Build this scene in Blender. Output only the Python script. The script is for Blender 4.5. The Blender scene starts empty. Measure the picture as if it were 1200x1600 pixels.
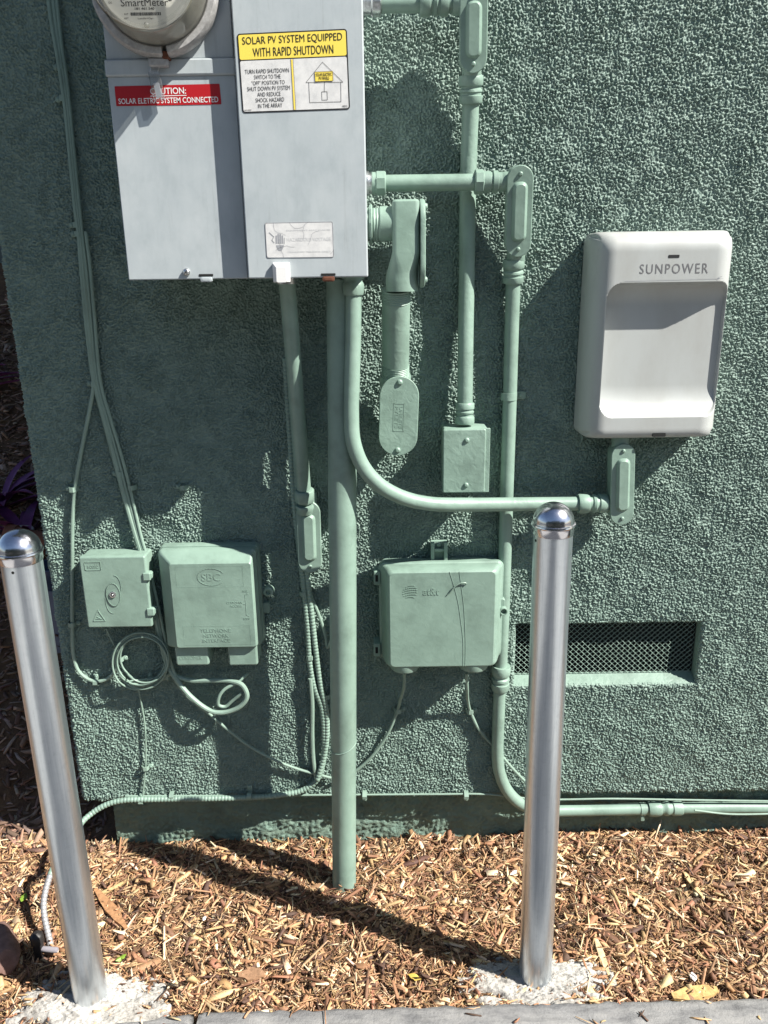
import bpy, bmesh, math, random
import numpy as np
from mathutils import Vector, Matrix

random.seed(7)
rng = np.random.default_rng(11)
scene = bpy.context.scene
COL = scene.collection

# ------------------------------------------------------------------ camera
D, H = 1.67, 1.40
TILT, ROLL = math.radians(16.7), math.radians(.86)
FPX = 1200.0
_f = np.array([0, math.cos(TILT), -math.sin(TILT)])
_u0 = np.array([0, math.sin(TILT), math.cos(TILT)])
_x0 = np.array([1.0, 0, 0])
_R = math.cos(ROLL) * _x0 - math.sin(ROLL) * _u0
_U = math.cos(ROLL) * _u0 + math.sin(ROLL) * _x0
_C = np.array([0, -D, H])
cam_d = bpy.data.cameras.new('camera')
cam = bpy.data.objects.new('camera', cam_d)
COL.objects.link(cam)
cam_d.sensor_fit = 'VERTICAL'
cam_d.sensor_height = 36.0
cam_d.sensor_width = 27.0
cam_d.lens = 36.0 * FPX / 1600.0
cam_d.clip_start = .02
cam_d.clip_end = 500
cam.matrix_world = Matrix(((_R[0], _U[0], -_f[0], _C[0]), (_R[1], _U[1], -_f[1], _C[1]),
                           (_R[2], _U[2], -_f[2], _C[2]), (0, 0, 0, 1)))
scene.camera = cam

# ------------------------------------------------------------------ light
SUN = np.array([1.0, -.462, 1.08]); SUN /= np.linalg.norm(SUN)
w = bpy.data.worlds.new('World'); scene.world = w; w.use_nodes = True
nt = w.node_tree
bg = nt.nodes['Background']
sky = nt.nodes.new('ShaderNodeTexSky')
sky.sky_type = 'NISHITA'; sky.sun_disc = False
sky.sun_elevation = math.asin(SUN[2])
sky.sun_rotation = math.atan2(SUN[0], SUN[1])
sky.air_density = 1.0; sky.dust_density = .6; sky.ozone_density = 1.0
nt.links.new(sky.outputs[0], bg.inputs[0])
bg.inputs[1].default_value = .05
sl = bpy.data.lights.new('sun', 'SUN'); sl.energy = 5.0; sl.angle = math.radians(.5)
sl.color = (1.0, .955, .88)
so = bpy.data.objects.new('sun', sl); COL.objects.link(so)
so.rotation_euler = Vector(SUN).to_track_quat('Z', 'Y').to_euler()
so.location = (3, -2, 5)
scene.view_settings.view_transform = 'Standard'
scene.view_settings.look = 'None'
scene.view_settings.exposure = 1.3
scene.view_settings.gamma = 1.0
scene.render.engine = 'CYCLES'
scene.cycles.max_bounces = 8
scene.cycles.transparent_max_bounces = 12

# ------------------------------------------------------------------ reading the survey: picture point + stand-off -> place
def ray(px, py): return _f + _R * (px - 600) / FPX - _U * (py - 800) / FPX
def pt(px, py, p=0.0):
    d = ray(px, py); return _C + d * ((-p + D) / d[1])
def gp(px, py, z=0.0):
    d = ray(px, py); return _C + d * ((z - H) / d[2])
def V(*a): return np.array(a, float)
def unit(v): v = np.asarray(v, float); return v / np.linalg.norm(v)
EX, EZ, EN = V(1, 0, 0), V(0, 0, 1), V(0, -1, 0)

# ------------------------------------------------------------------ materials
def material(name, color, rough=.5, metal=0, spec=.5):
    m = bpy.data.materials.new(name); m.use_nodes = True
    b = m.node_tree.nodes['Principled BSDF']
    b.inputs['Base Color'].default_value = (*color, 1)
    b.inputs['Roughness'].default_value = rough
    b.inputs['Metallic'].default_value = metal
    b.inputs['Specular IOR Level'].default_value = spec
    return m
def nodes(m): return m.node_tree.nodes, m.node_tree.links, m.node_tree.nodes['Principled BSDF']
def noise(m, scale, detail=4, rough=.55, stretch=(1, 1, 1), dist=0):
    n, l, b = nodes(m)
    tc = n.new('ShaderNodeTexCoord'); mp = n.new('ShaderNodeMapping'); nz = n.new('ShaderNodeTexNoise')
    mp.inputs['Scale'].default_value = stretch
    geo = n.new('ShaderNodeNewGeometry')
    l.new(geo.outputs['Position'], mp.inputs[0]); l.new(mp.outputs[0], nz.inputs[0])
    nz.inputs['Scale'].default_value = scale; nz.inputs['Detail'].default_value = detail
    nz.inputs['Roughness'].default_value = rough; nz.inputs['Distortion'].default_value = dist
    return nz
def ramp(m, fac, stops):
    n, l, b = nodes(m)
    r = n.new('ShaderNodeValToRGB'); l.new(fac, r.inputs[0])
    e = r.color_ramp.elements
    e[0].position, e[0].color = stops[0][0], (*stops[0][1], 1)
    e[1].position, e[1].color = stops[-1][0], (*stops[-1][1], 1)
    for p, c in stops[1:-1]:
        x = e.new(p); x.color = (*c, 1)
    return r.outputs[0]
def mix(m, fac, a, bb, mode='MIX'):
    n, l, b = nodes(m)
    x = n.new('ShaderNodeMix'); x.data_type = 'RGBA'; x.blend_type = mode
    for sock, v in ((x.inputs[0], fac), (x.inputs[6], a), (x.inputs[7], bb)):
        if isinstance(v, (int, float)): sock.default_value = v
        elif isinstance(v, tuple): sock.default_value = (*v, 1)
        else: l.new(v, sock)
    return x.outputs[2]
def bump(m, fac, strength, dist, prev=None):
    n, l, b = nodes(m)
    bm_ = n.new('ShaderNodeBump'); bm_.inputs['Strength'].default_value = strength
    bm_.inputs['Distance'].default_value = dist
    l.new(fac, bm_.inputs['Height'])
    if prev is not None: l.new(prev, bm_.inputs['Normal'])
    l.new(bm_.outputs[0], b.inputs['Normal'])
    return bm_.outputs[0]
def setc(m, out): m.node_tree.links.new(out, m.node_tree.nodes['Principled BSDF'].inputs['Base Color'])
def setr(m, fac, lo, hi):
    n, l, b = nodes(m)
    r = n.new('ShaderNodeMapRange'); l.new(fac, r.inputs[0])
    r.inputs[3].default_value, r.inputs[4].default_value = lo, hi
    l.new(r.outputs[0], b.inputs['Roughness'])

MAT = {}
def painted(name, c, rough, bstr=.25, dirt=.25):
    m = material(name, c, rough)
    a = noise(m, 14, 6, .65); f = noise(m, 260, 3, .6); g = noise(m, 55, 3, .5, dist=.6)
    d = tuple(x * .72 for x in c); h = tuple(min(1, x * 1.13 + .008) for x in c)
    setc(m, mix(m, dirt, c, ramp(m, a.outputs[0], [(.3, d), (.5, c), (.72, h)])))
    setr(m, a.outputs[0], rough - .1, rough + .15)
    n1 = bump(m, g.outputs[0], bstr, .0016)
    bump(m, f.outputs[0], bstr * .5, .0005, n1)
    return m
GREEN = (.183, .268, .222)
MAT['paint'] = painted('green_paint', GREEN, .42, .35, .85)
MAT['paint_rough'] = painted('green_paint_brushed', GREEN, .45, .85, .85)
MAT['paint_dark'] = painted('green_paint_cable', (.19, .272, .225), .45, .3, .6)
m = material('stucco_paint', (.125, .205, .170), .62); MAT['stucco'] = m
a = noise(m, 2.2, 5, .6); b_ = noise(m, 380, 2, .6); c_ = noise(m, 28, 4, .6)
k = ramp(m, a.outputs[0], [(.3, (.142, .212, .180)), (.55, (.160, .234, .198)), (.75, (.180, .254, .217))])
setc(m, mix(m, .35, k, ramp(m, c_.outputs[0], [(.3, (.128, .190, .163)), (.7, (.195, .263, .226))])))
bump(m, b_.outputs[0], .35, .0011)
m = material('stucco_foundation', (.125, .205, .170), .8); MAT['foundation'] = m
a = noise(m, 7, 6, .65); b_ = noise(m, 150, 4, .6); c_ = noise(m, 30, 4, .6, (1, 1, 3))
k = ramp(m, a.outputs[0], [(.32, (.085, .125, .10)), (.5, (.13, .205, .168)), (.7, (.16, .24, .197))])
setc(m, mix(m, .35, k, ramp(m, c_.outputs[0], [(.35, (.12, .13, .09)), (.6, (.14, .21, .17))])))
bump(m, b_.outputs[0], .8, .0035)
m = material('panel_paint', (.36, .40, .415), .42); MAT['panel'] = m
a = noise(m, 9, 7, .68); b_ = noise(m, 30, 5, .7, (1, 1, .5)); c_ = noise(m, 420, 2)
k = ramp(m, a.outputs[0], [(.3, (.30, .34, .36)), (.5, (.355, .395, .41)), (.68, (.42, .455, .465))])
setc(m, mix(m, .28, k, ramp(m, b_.outputs[0], [(.36, (.22, .26, .275)), (.5, (.355, .395, .41)), (.7, (.44, .475, .485))])))
sc1 = noise(m, 70, 6, .75, (1, 1, .06)); k2 = mix(m, .30, mix(m, .28, k, ramp(m, b_.outputs[0], [(.36, (.22, .26, .275)), (.5, (.355, .395, .41)), (.7, (.44, .475, .485))])), ramp(m, sc1.outputs[0], [(.28, (.20, .215, .21)), (.42, (.36, .40, .415)), (.7, (.40, .44, .455))])); setc(m, k2)
setr(m, b_.outputs[0], .30, .58); bump(m, c_.outputs[0], .08, .0003)
m = material('white_plastic', (.36, .38, .373), .4); MAT['white'] = m
a = noise(m, 11, 6, .7, (1, 1, .4))
setc(m, ramp(m, a.outputs[0], [(.3, (.325, .335, .322)), (.6, (.365, .385, .378))]))
setr(m, a.outputs[0], .33, .5)
MAT['letter_grey'] = material('letter_grey', (.13, .13, .135), .5)
MAT['black'] = material('black_print', (.012, .012, .013), .5)
MAT['dark'] = material('dark_gap', (.006, .007, .007), .9)
MAT['red_print'] = material('red_print', (.36, .008, .012), .4)
MAT['white_print'] = material('white_print', (.68, .68, .67), .45)
MAT['yellow_print'] = material('yellow_print', (.74, .58, .09), .45)
MAT['grey_print'] = material('grey_print', (.27, .28, .30), .6)
MAT['pale_print'] = material('pale_print', (.47, .48, .485), .6)
m = material('aged_sticker', (.56, .565, .56), .55); MAT['sticker'] = m
a = noise(m, 45, 6, .7)
setc(m, ramp(m, a.outputs[0], [(.3, (.47, .475, .475)), (.6, (.60, .60, .59))]))
m = material('galvanised_steel', (.58, .63, .68), .3, .95); MAT['galv'] = m
a = noise(m, 170, 5, .7, (1, 1, .02)); b_ = noise(m, 260, 3, .6, (1, 1, .05)); c_ = noise(m, 90, 5, .7)
setc(m, mix(m, .3, ramp(m, a.outputs[0], [(.3, (.46, .51, .56)), (.5, (.60, .65, .70)), (.7, (.74, .78, .82))]),
            ramp(m, c_.outputs[0], [(.25, (.38, .41, .45)), (.45, (.62, .67, .71)), (.75, (.72, .76, .80))])))
setr(m, b_.outputs[0], .22, .42); n1_ = bump(m, b_.outputs[0], .16, .0006); d_ = noise(m, 18, 3, .5, (1, 1, .5)); bump(m, d_.outputs[0], .10, .003, n1_)
m = material('polished_steel', (.66, .66, .70), .1, 1.0); MAT['chrome'] = m
a = noise(m, 60, 5, .65); setr(m, a.outputs[0], .10, .30)
setc(m, ramp(m, a.outputs[0], [(.3, (.55, .55, .60)), (.6, (.70, .70, .74))]))
m = material('zinc_fitting', (.62, .63, .64), .32, 1.0); MAT['zinc'] = m
a = noise(m, 200, 4); setc(m, ramp(m, a.outputs[0], [(.3, (.42, .43, .42)), (.6, (.68, .69, .70))]))
m = material('weathered_ring', (.34, .33, .31), .6, .25); MAT['ring'] = m
a = noise(m, 120, 6, .7); b_ = noise(m, 25, 4)
setc(m, mix(m, .5, ramp(m, a.outputs[0], [(.35, (.22, .22, .215)), (.55, (.36, .36, .355)), (.7, (.58, .58, .57))]),
            ramp(m, b_.outputs[0], [(.3, (.27, .265, .26)), (.6, (.42, .42, .42))])))
bump(m, a.outputs[0], .4, .001)
m = material('dull_zinc', (.34, .34, .345), .5, .5); MAT['dull_zinc'] = m
MAT['rust'] = material('rust', (.10, .032, .014), .85)
m = material('meter_face', (.62, .62, .59), .45); MAT['face'] = m
m = material('meter_inner', (.36, .36, .33), .5); MAT['inner'] = m
a = noise(m, 30, 5, .6, (1, 1, 1)); setc(m, ramp(m, a.outputs[0], [(.3, (.27, .265, .24)), (.6, (.39, .39, .36))]))
def glass(name, tint, refl=.04, haze=.04):
    m = bpy.data.materials.new(name); m.use_nodes = True
    n, l = m.node_tree.nodes, m.node_tree.links
    n.remove(n['Principled BSDF'])
    out = n['Material Output']
    t = n.new('ShaderNodeBsdfTransparent'); t.inputs[0].default_value = (*tint, 1)
    g = n.new('ShaderNodeBsdfGlossy'); g.inputs['Roughness'].default_value = .08
    d = n.new('ShaderNodeBsdfDiffuse'); d.inputs[0].default_value = (.75, .74, .68, 1)
    lw = n.new('ShaderNodeLayerWeight'); lw.inputs[0].default_value = .35
    mr = n.new('ShaderNodeMapRange'); mr.inputs[3].default_value = refl; mr.inputs[4].default_value = .75
    l.new(lw.outputs['Fresnel'], mr.inputs[0])
    m0 = n.new('ShaderNodeMixShader'); m0.inputs[0].default_value = haze
    l.new(t.outputs[0], m0.inputs[1]); l.new(d.outputs[0], m0.inputs[2])
    m1 = n.new('ShaderNodeMixShader'); l.new(mr.outputs[0], m1.inputs[0])
    l.new(m0.outputs[0], m1.inputs[1]); l.new(g.outputs[0], m1.inputs[2])
    l.new(m1.outputs[0], out.inputs['Surface'])
    return m
MAT['glass'] = glass('meter_glass', (.93, .93, .90))
MAT['tag'] = glass('clear_plastic', (.90, .94, 1.0), .12, .08)
m = material('concrete_footing', (.45, .44, .41), .9); MAT['concrete'] = m
a = noise(m, 60, 6, .7); b_ = noise(m, 220, 4, .7); c_ = noise(m, 9, 4)
k = ramp(m, a.outputs[0], [(.36, (.11, .10, .088)), (.47, (.30, .29, .268)), (.7, (.42, .41, .38))])
setc(m, mix(m, .3, k, ramp(m, c_.outputs[0], [(.35, (.24, .215, .185)), (.6, (.46, .45, .425))])))
bump(m, b_.outputs[0], .9, .003)
m = material('kerb_concrete', (.20, .20, .20), .85); MAT['curb'] = m
a = noise(m, 16, 7, .7, (.45, 1, 1)); b_ = noise(m, 130, 5, .7); c_ = noise(m, 50, 6, .75, (.25, 1, 1))
k = ramp(m, a.outputs[0], [(.3, (.10, .10, .105)), (.5, (.185, .185, .185)), (.7, (.27, .265, .255))])
setc(m, mix(m, .45, k, ramp(m, c_.outputs[0], [(.38, (.06, .06, .065)), (.5, (.19, .19, .19)), (.7, (.30, .29, .28))])))
bump(m, b_.outputs[0], .7, .003)
m = material('pavement', (.05, .05, .05), .9); MAT['pavement'] = m
a = noise(m, 3, 8, .65); setc(m, ramp(m, a.outputs[0], [(.3, (.036, .040, .048)), (.7, (.056, .060, .068))]))
m = material('reflector_concrete', (.32, .315, .30), .9); MAT['reflector'] = m
a = noise(m, 5, 8, .65); setc(m, ramp(m, a.outputs[0], [(.3, (.26, .255, .245)), (.7, (.37, .365, .35))]))
m = material('mulch_earth', (.11, .062, .033), .95); MAT['earth'] = m
a = noise(m, 60, 6, .7); b_ = noise(m, 9, 4, .6)
k = ramp(m, a.outputs[0], [(.3, (.035, .019, .010)), (.5, (.115, .062, .032)), (.7, (.20, .118, .058))])
setc(m, mix(m, .3, k, ramp(m, b_.outputs[0], [(.35, (.06, .03, .017)), (.65, (.19, .115, .055))])))
bump(m, a.outputs[0], 1, .006)
m = material('wood_chip', (.4, .25, .12), .75); MAT['chip'] = m
n, l, bb = nodes(m)
va = n.new('ShaderNodeVertexColor'); va.layer_name = 'col'
a = noise(m, 220, 4, .6)
l.new(mix(m, .35, va.outputs[0], ramp(m, a.outputs[0], [(.3, (.35, .3, .25)), (.65, (1, 1, 1))]), 'MULTIPLY'), bb.inputs['Base Color'])
bump(m, a.outputs[0], .4, .001)
m = material('rock', (.17, .095, .075), .85); MAT['rock'] = m
a = noise(m, 40, 7, .7); setc(m, ramp(m, a.outputs[0], [(.3, (.10, .055, .045)), (.7, (.24, .145, .12))])); bump(m, a.outputs[0], .6, .006)
MAT['black_plastic'] = material('black_plastic', (.015, .014, .014), .5)
m = material('purple_leaf', (.14, .03, .13), .45); MAT['purple'] = m
a = noise(m, 20, 4); setc(m, ramp(m, a.outputs[0], [(.3, (.10, .022, .095)), (.7, (.20, .05, .18))]))
MAT['terracotta'] = painted('terracotta', (.27, .11, .065), .8, .3, .8)
MAT['slate'] = painted('slate_block', (.20, .19, .21), .8, .4, .8)
MAT['bluepot'] = painted('blue_glaze', (.08, .10, .17), .3, .2, .5)
MAT['pale_pot'] = painted('pale_pot', (.42, .38, .36), .6, .2, .6)
MAT['fence'] = painted('fence_board', (.10, .13, .13), .8, .4, .8)
m = material('blocker_foliage', (.035, .06, .025), .8); MAT['blocker'] = m
a = noise(m, 12, 6, .7); setc(m, ramp(m, a.outputs[0], [(.35, (.012, .02, .009)), (.65, (.06, .095, .035))])); bump(m, a.outputs[0], 1, .1)
MAT['leaf_green'] = material('leaf_green', (.16, .26, .03), .5)
MAT['leaf_yellow'] = material('leaf_yellow', (.50, .34, .07), .6)
MAT['petal'] = material('petal', (.75, .68, .66), .6)
MAT['wire_green'] = material('wire_green', (.22, .31, .262), .5)

# ------------------------------------------------------------------ mesh helpers
class MB:
    def __init__(s): s.v, s.f, s.n = [], [], 0
    def add(s, vs, fs):
        k = s.n
        s.v.extend([tuple(map(float, q)) for q in vs]); s.n += len(vs)
        s.f.extend([tuple(i + k for i in q) for q in fs])
    def build(s, name, mat, parent=None, angle=38, recalc=True):
        o0 = np.array(parent_world(parent)) if parent is not None else np.zeros(3)
        me = bpy.data.meshes.new(name)
        me.from_pydata([tuple(np.array(q) - o0) for q in s.v], [], s.f)
        if recalc:
            bm = bmesh.new(); bm.from_mesh(me)
            bmesh.ops.recalc_face_normals(bm, faces=bm.faces); bm.to_mesh(me); bm.free()
        me.set_sharp_from_angle(angle=math.radians(angle))
        me.polygons.foreach_set('use_smooth', [len(q.vertices) <= 6 for q in me.polygons])
        me.materials.append(mat)
        o = bpy.data.objects.new(name, me); COL.objects.link(o)
        if parent is not None: o.parent = parent
        return o
def parent_world(p):
    x = Vector((0, 0, 0))
    while p is not None: x = x + p.location; p = p.parent
    return x
def tag(o, label, cat, group=None, kind=None):
    if label: o['label'] = label
    if cat: o['category'] = cat
    if group: o['group'] = group
    if kind: o['kind'] = kind
    return o
def thing(name, loc, label, cat, group=None):
    o = bpy.data.objects.new(name, None); COL.objects.link(o); o.location = tuple(map(float, loc))
    o.empty_display_size = .05
    return tag(o, label, cat, group)
def copy_tree(o, parent=None):
    c = o.copy(); COL.objects.link(c); c.parent = parent
    for ch in list(o.children): copy_tree(ch, c)
    return c

def rr(w, h, r, n=6):
    r = max(1e-5, min(r, w / 2 - 1e-6, h / 2 - 1e-6)); out = []
    for cx, cz, a0 in ((w/2 - r, h/2 - r, 0), (-w/2 + r, h/2 - r, 90), (-w/2 + r, -h/2 + r, 180), (w/2 - r, -h/2 + r, 270)):
        for i in range(n + 1):
            a = math.radians(a0 + 90 * i / n); out.append((cx + r * math.cos(a), cz + r * math.sin(a)))
    return out
def loft(mb, o, rings, ex=EX, ez=EZ, en=EN, caps=(True, True), n=6):
    """rings: (w, h, r, depth[, ox, oz]) stacked along en."""
    vs, fs = [], []; N = 4 * (n + 1)
    for q in rings:
        w_, h_, r_, d_ = q[:4]; ox, oz = q[4:6] if len(q) > 4 else (0, 0)
        for x, z in rr(w_, h_, r_, n): vs.append(o + ex * (x + ox) + ez * (z + oz) + en * d_)
    for k in range(len(rings) - 1):
        for i in range(N):
            j = (i + 1) % N
            fs.append((k*N + i, k*N + j, (k+1)*N + j, (k+1)*N + i))
    if caps[0]: fs.append(tuple(range(N))[::-1])
    if caps[1]: fs.append(tuple(range((len(rings)-1)*N, len(rings)*N)))
    mb.add(vs, fs)
def rbox(mb, o, w_, h_, d0, d1, r=.004, bev=.002, ex=EX, ez=EZ, en=EN):
    loft(mb, o, [(w_, h_, r, d0), (w_, h_, r, d1 - bev), (w_ - bev*.6, h_ - bev*.6, r, d1 - bev*.3), (w_ - 2*bev, h_ - 2*bev, max(r - bev, 1e-4), d1)], ex, ez, en)
def frame_of(ax):
    ax = unit(ax); a = V(0, 0, 1) if abs(ax[2]) < .9 else V(1, 0, 0)
    u = unit(np.cross(a, ax)); return u, np.cross(ax, u)
def lathe(mb, o, ax, prof, seg=24, rot=0, caps=True):
    ax = unit(ax); u, v = frame_of(ax); vs, fs = [], []
    for t, r in prof:
        for i in range(seg):
            a = 2 * math.pi * i / seg + rot
            vs.append(o + ax * t + (u * math.cos(a) + v * math.sin(a)) * r)
    for k in range(len(prof) - 1):
        for i in range(seg):
            j = (i + 1) % seg; fs.append((k*seg + i, k*seg + j, (k+1)*seg + j, (k+1)*seg + i))
    if caps:
        fs.append(tuple(range(seg))[::-1]); fs.append(tuple(range((len(prof)-1)*seg, len(prof)*seg)))
    mb.add(vs, fs)
def catmull(P, per=8):
    P = [np.asarray(p, float) for p in P]
    if len(P) < 3: return [P[0] + (P[1] - P[0]) * t for t in np.linspace(0, 1, per + 1)]
    Q = [2*P[0] - P[1]] + P + [2*P[-1] - P[-2]]; out = []
    for i in range(1, len(Q) - 2):
        p0, p1, p2, p3 = Q[i-1:i+3]
        # centripetal parametrisation keeps the bends round
        t0 = 0; t1 = t0 + max(1e-6, np.linalg.norm(p1-p0))**.5; t2 = t1 + max(1e-6, np.linalg.norm(p2-p1))**.5; t3 = t2 + max(1e-6, np.linalg.norm(p3-p2))**.5
        for k in range(per):
            t = t1 + (t2 - t1) * k / per
            A1 = (t1-t)/(t1-t0)*p0 + (t-t0)/(t1-t0)*p1; A2 = (t2-t)/(t2-t1)*p1 + (t-t1)/(t2-t1)*p2; A3 = (t3-t)/(t3-t2)*p2 + (t-t2)/(t3-t2)*p3
            B1 = (t2-t)/(t2-t0)*A1 + (t-t0)/(t2-t0)*A2; B2 = (t3-t)/(t3-t1)*A2 + (t-t1)/(t3-t1)*A3
            out.append((t2-t)/(t2-t1)*B1 + (t-t1)/(t2-t1)*B2)
    out.append(P[-1]); return out
def tube(mb, P, r, seg=14, rf=None):
    P = [np.asarray(p, float) for p in P]; n = len(P)
    T = [unit(P[min(i+1, n-1)] - P[max(i-1, 0)]) for i in range(n)]
    u, v = frame_of(T[0]); vs, fs = [], []
    for i in range(n):
        u = unit(u - T[i] * np.dot(u, T[i])); v = np.cross(T[i], u)
        rad = r if rf is None else rf(i, n)
        for k in range(seg):
            a = 2*math.pi*k/seg; vs.append(P[i] + (u*math.cos(a) + v*math.sin(a)) * rad)
    for i in range(n-1):
        for k in range(seg):
            j = (k+1) % seg; fs.append((i*seg+k, i*seg+j, (i+1)*seg+j, (i+1)*seg+k))
    fs.append(tuple(range(seg))[::-1]); fs.append(tuple(range((n-1)*seg, n*seg)))
    mb.add(vs, fs)
def pts(L): return [pt(*q) for q in L]
def resample(P, step):
    P = np.array(P); d = np.r_[0, np.cumsum(np.linalg.norm(np.diff(P, axis=0), axis=1))]
    t = np.arange(0, d[-1], step)
    return [np.array([np.interp(x, d, P[:, k]) for k in range(3)]) for x in t]
def ribbed(mb, P, r, pitch=.0085, seg=10):
    Q = resample(P, pitch / 5)
    tube(mb, Q, r, seg, rf=lambda i, n: r * (.84 + .16 * abs(math.sin(math.pi * i / 5))**.7))

_font_cache = {}
def text_mesh(body, bold=0.0, space=1.0):
    key = (body, bold, space)
    if key not in _font_cache:
        cu = bpy.data.curves.new('letters', 'FONT'); cu.body = body; cu.offset = bold; cu.space_character = space; cu.resolution_u = 3
        ob = bpy.data.objects.new('letters', cu); COL.objects.link(ob)
        dg = bpy.context.evaluated_depsgraph_get(); dg.update()
        me = ob.evaluated_get(dg).to_mesh()
        v = np.array([q.co[:2] for q in me.vertices]); f = [tuple(p.vertices) for p in me.polygons]
        ob.evaluated_get(dg).to_mesh_clear()
        bpy.data.objects.remove(ob); bpy.data.curves.remove(cu)
        lo, hi = v.min(0), v.max(0)
        _font_cache[key] = ((v - lo) / (hi - lo), f)
    return _font_cache[key]
class Quad:
    """a flat patch on a real face: u right, v up, lifted along the face normal."""
    def __init__(s, tl, tr, br, bl): s.c = [np.asarray(q, float) for q in (tl, tr, br, bl)]; s.n = unit(np.cross(s.c[2]-s.c[3], s.c[0]-s.c[3]))
    def at(s, u, v, lift=0):
        tl, tr, br, bl = s.c
        return (bl*(1-u) + br*u)*(1-v) + (tl*(1-u) + tr*u)*v + s.n*lift
    def poly(s, mb, uv, lift=.0008, th=0):
        k = [s.at(u, v, lift) for u, v in uv]
        if th:
            q = [s.at(u, v, lift + th) for u, v in uv]; N = len(uv)
            mb.add(k + q, [tuple(range(N))[::-1], tuple(range(N, 2*N))] + [(i, (i+1) % N, N+(i+1) % N, N+i) for i in range(N)])
        else: mb.add(k, [tuple(range(len(uv)))])
    def rect(s, mb, u0, v0, u1, v1, lift=.0008, th=0): s.poly(mb, [(u0, v0), (u1, v0), (u1, v1), (u0, v1)], lift, th)
    def line(s, mb, a, b, wid, lift=.001, th=0):
        A, B = s.at(*a), s.at(*b); d = unit(B - A); q = np.cross(s.n, d) * wid / 2; e = d * wid * .35
        P4 = [A - e - q, B + e - q, B + e + q, A - e + q]
        P4 = [x + s.n * lift for x in P4]
        if th:
            T4 = [x + s.n * th for x in P4]
            mb.add(P4 + T4, [(3, 2, 1, 0), (4, 5, 6, 7)] + [(i, (i+1) % 4, 4+(i+1) % 4, 4+i) for i in range(4)])
        else: mb.add(P4, [(0, 1, 2, 3)])
    def text(s, mb, body, u0, v0, u1, v1, lift=.0012, bold=0.0, th=0, space=1.0):
        v, f = text_mesh(body, bold, space)
        base = [s.at(u0 + (u1-u0)*a, v0 + (v1-v0)*b, lift) for a, b in v]
        if not th: mb.add(base, f); return
        top = [s.at(u0 + (u1-u0)*a, v0 + (v1-v0)*b, lift + th) for a, b in v]
        N = len(v); edges = {}
        for q in f:
            for i in range(len(q)):
                e = (q[i], q[(i+1) % len(q)])
                if (e[1], e[0]) in edges: edges.pop((e[1], e[0]))
                else: edges[e] = 1
        mb.add(base + top, [tuple(i+N for i in q) for q in f] + [(a, b, b+N, a+N) for a, b in edges])
    def roundrect(s, u0, v0, u1, v1, r, n=5):
        wu = np.linalg.norm(s.at(1, .5) - s.at(0, .5)); hv = np.linalg.norm(s.at(.5, 1) - s.at(.5, 0))
        return [((u0+u1)/2 + x/wu, (v0+v1)/2 + z/hv) for x, z in rr((u1-u0)*wu, (v1-v0)*hv, r, n)]
    def ringline(s, mb, uv, wid, lift=.001, th=0):
        N = len(uv)
        for i in range(N): s.line(mb, uv[i], uv[(i+1) % N], wid, lift, th)
def pquad(tl, tr, br, bl, p): return Quad(pt(*tl, p), pt(*tr, p), pt(*br, p), pt(*bl, p))
def screw(parent, o, n=EN, r=.0048, h=.0028, mat=None, slot_angle=.4):
    mb = MB(); lathe(mb, o, n, [(-.001, r*1.02), (h*.35, r), (h*.75, r*.82), (h, r*.45)], 14)
    s = mb.build('screw', mat or MAT['paint'], parent)
    return s

def noise2(nv, nu, lo, hi, seed):
    """band-passed gaussian noise; lo/hi wavelengths in samples, unit variance"""
    g = np.random.default_rng(seed).standard_normal((nv, nu)); F_ = np.fft.rfft2(g)
    fy = np.fft.fftfreq(nv)[:, None]; fx = np.fft.rfftfreq(nu)[None]; fr = np.sqrt(fx*fx + fy*fy) + 1e-9
    wl = 1 / fr
    k = np.exp(-(np.log(wl / math.sqrt(lo*hi)) / (math.log(hi/lo)/2 + .15))**2)
    o = np.fft.irfft2(F_ * k, s=(nv, nu)); return o / o.std()
def grid_mesh(name, P, mat, parent=None, mask=None, smooth=True):
    nv, nu = P.shape[:2]
    o0 = np.array(parent_world(parent)) if parent is not None else np.zeros(3)
    idx = np.arange(nv*nu).reshape(nv, nu)
    q = np.stack([idx[:-1, :-1], idx[:-1, 1:], idx[1:, 1:], idx[1:, :-1]], -1).reshape(-1, 4)
    if mask is not None: q = q[mask.reshape(-1)]
    me = bpy.data.meshes.new(name)
    me.vertices.add(nv*nu); me.vertices.foreach_set('co', (P.reshape(-1, 3) - o0).astype(np.float32).ravel())
    me.loops.add(q.size); me.loops.foreach_set('vertex_index', q.ravel().astype(np.int32))
    me.polygons.add(len(q)); me.polygons.foreach_set('loop_start', np.arange(0, q.size, 4, dtype=np.int32))
    me.polygons.foreach_set('use_smooth', np.full(len(q), smooth))
    me.update(calc_edges=True); me.materials.append(mat)
    o = bpy.data.objects.new(name, me); COL.objects.link(o)
    if parent is not None: o.parent = parent
    return o

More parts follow.
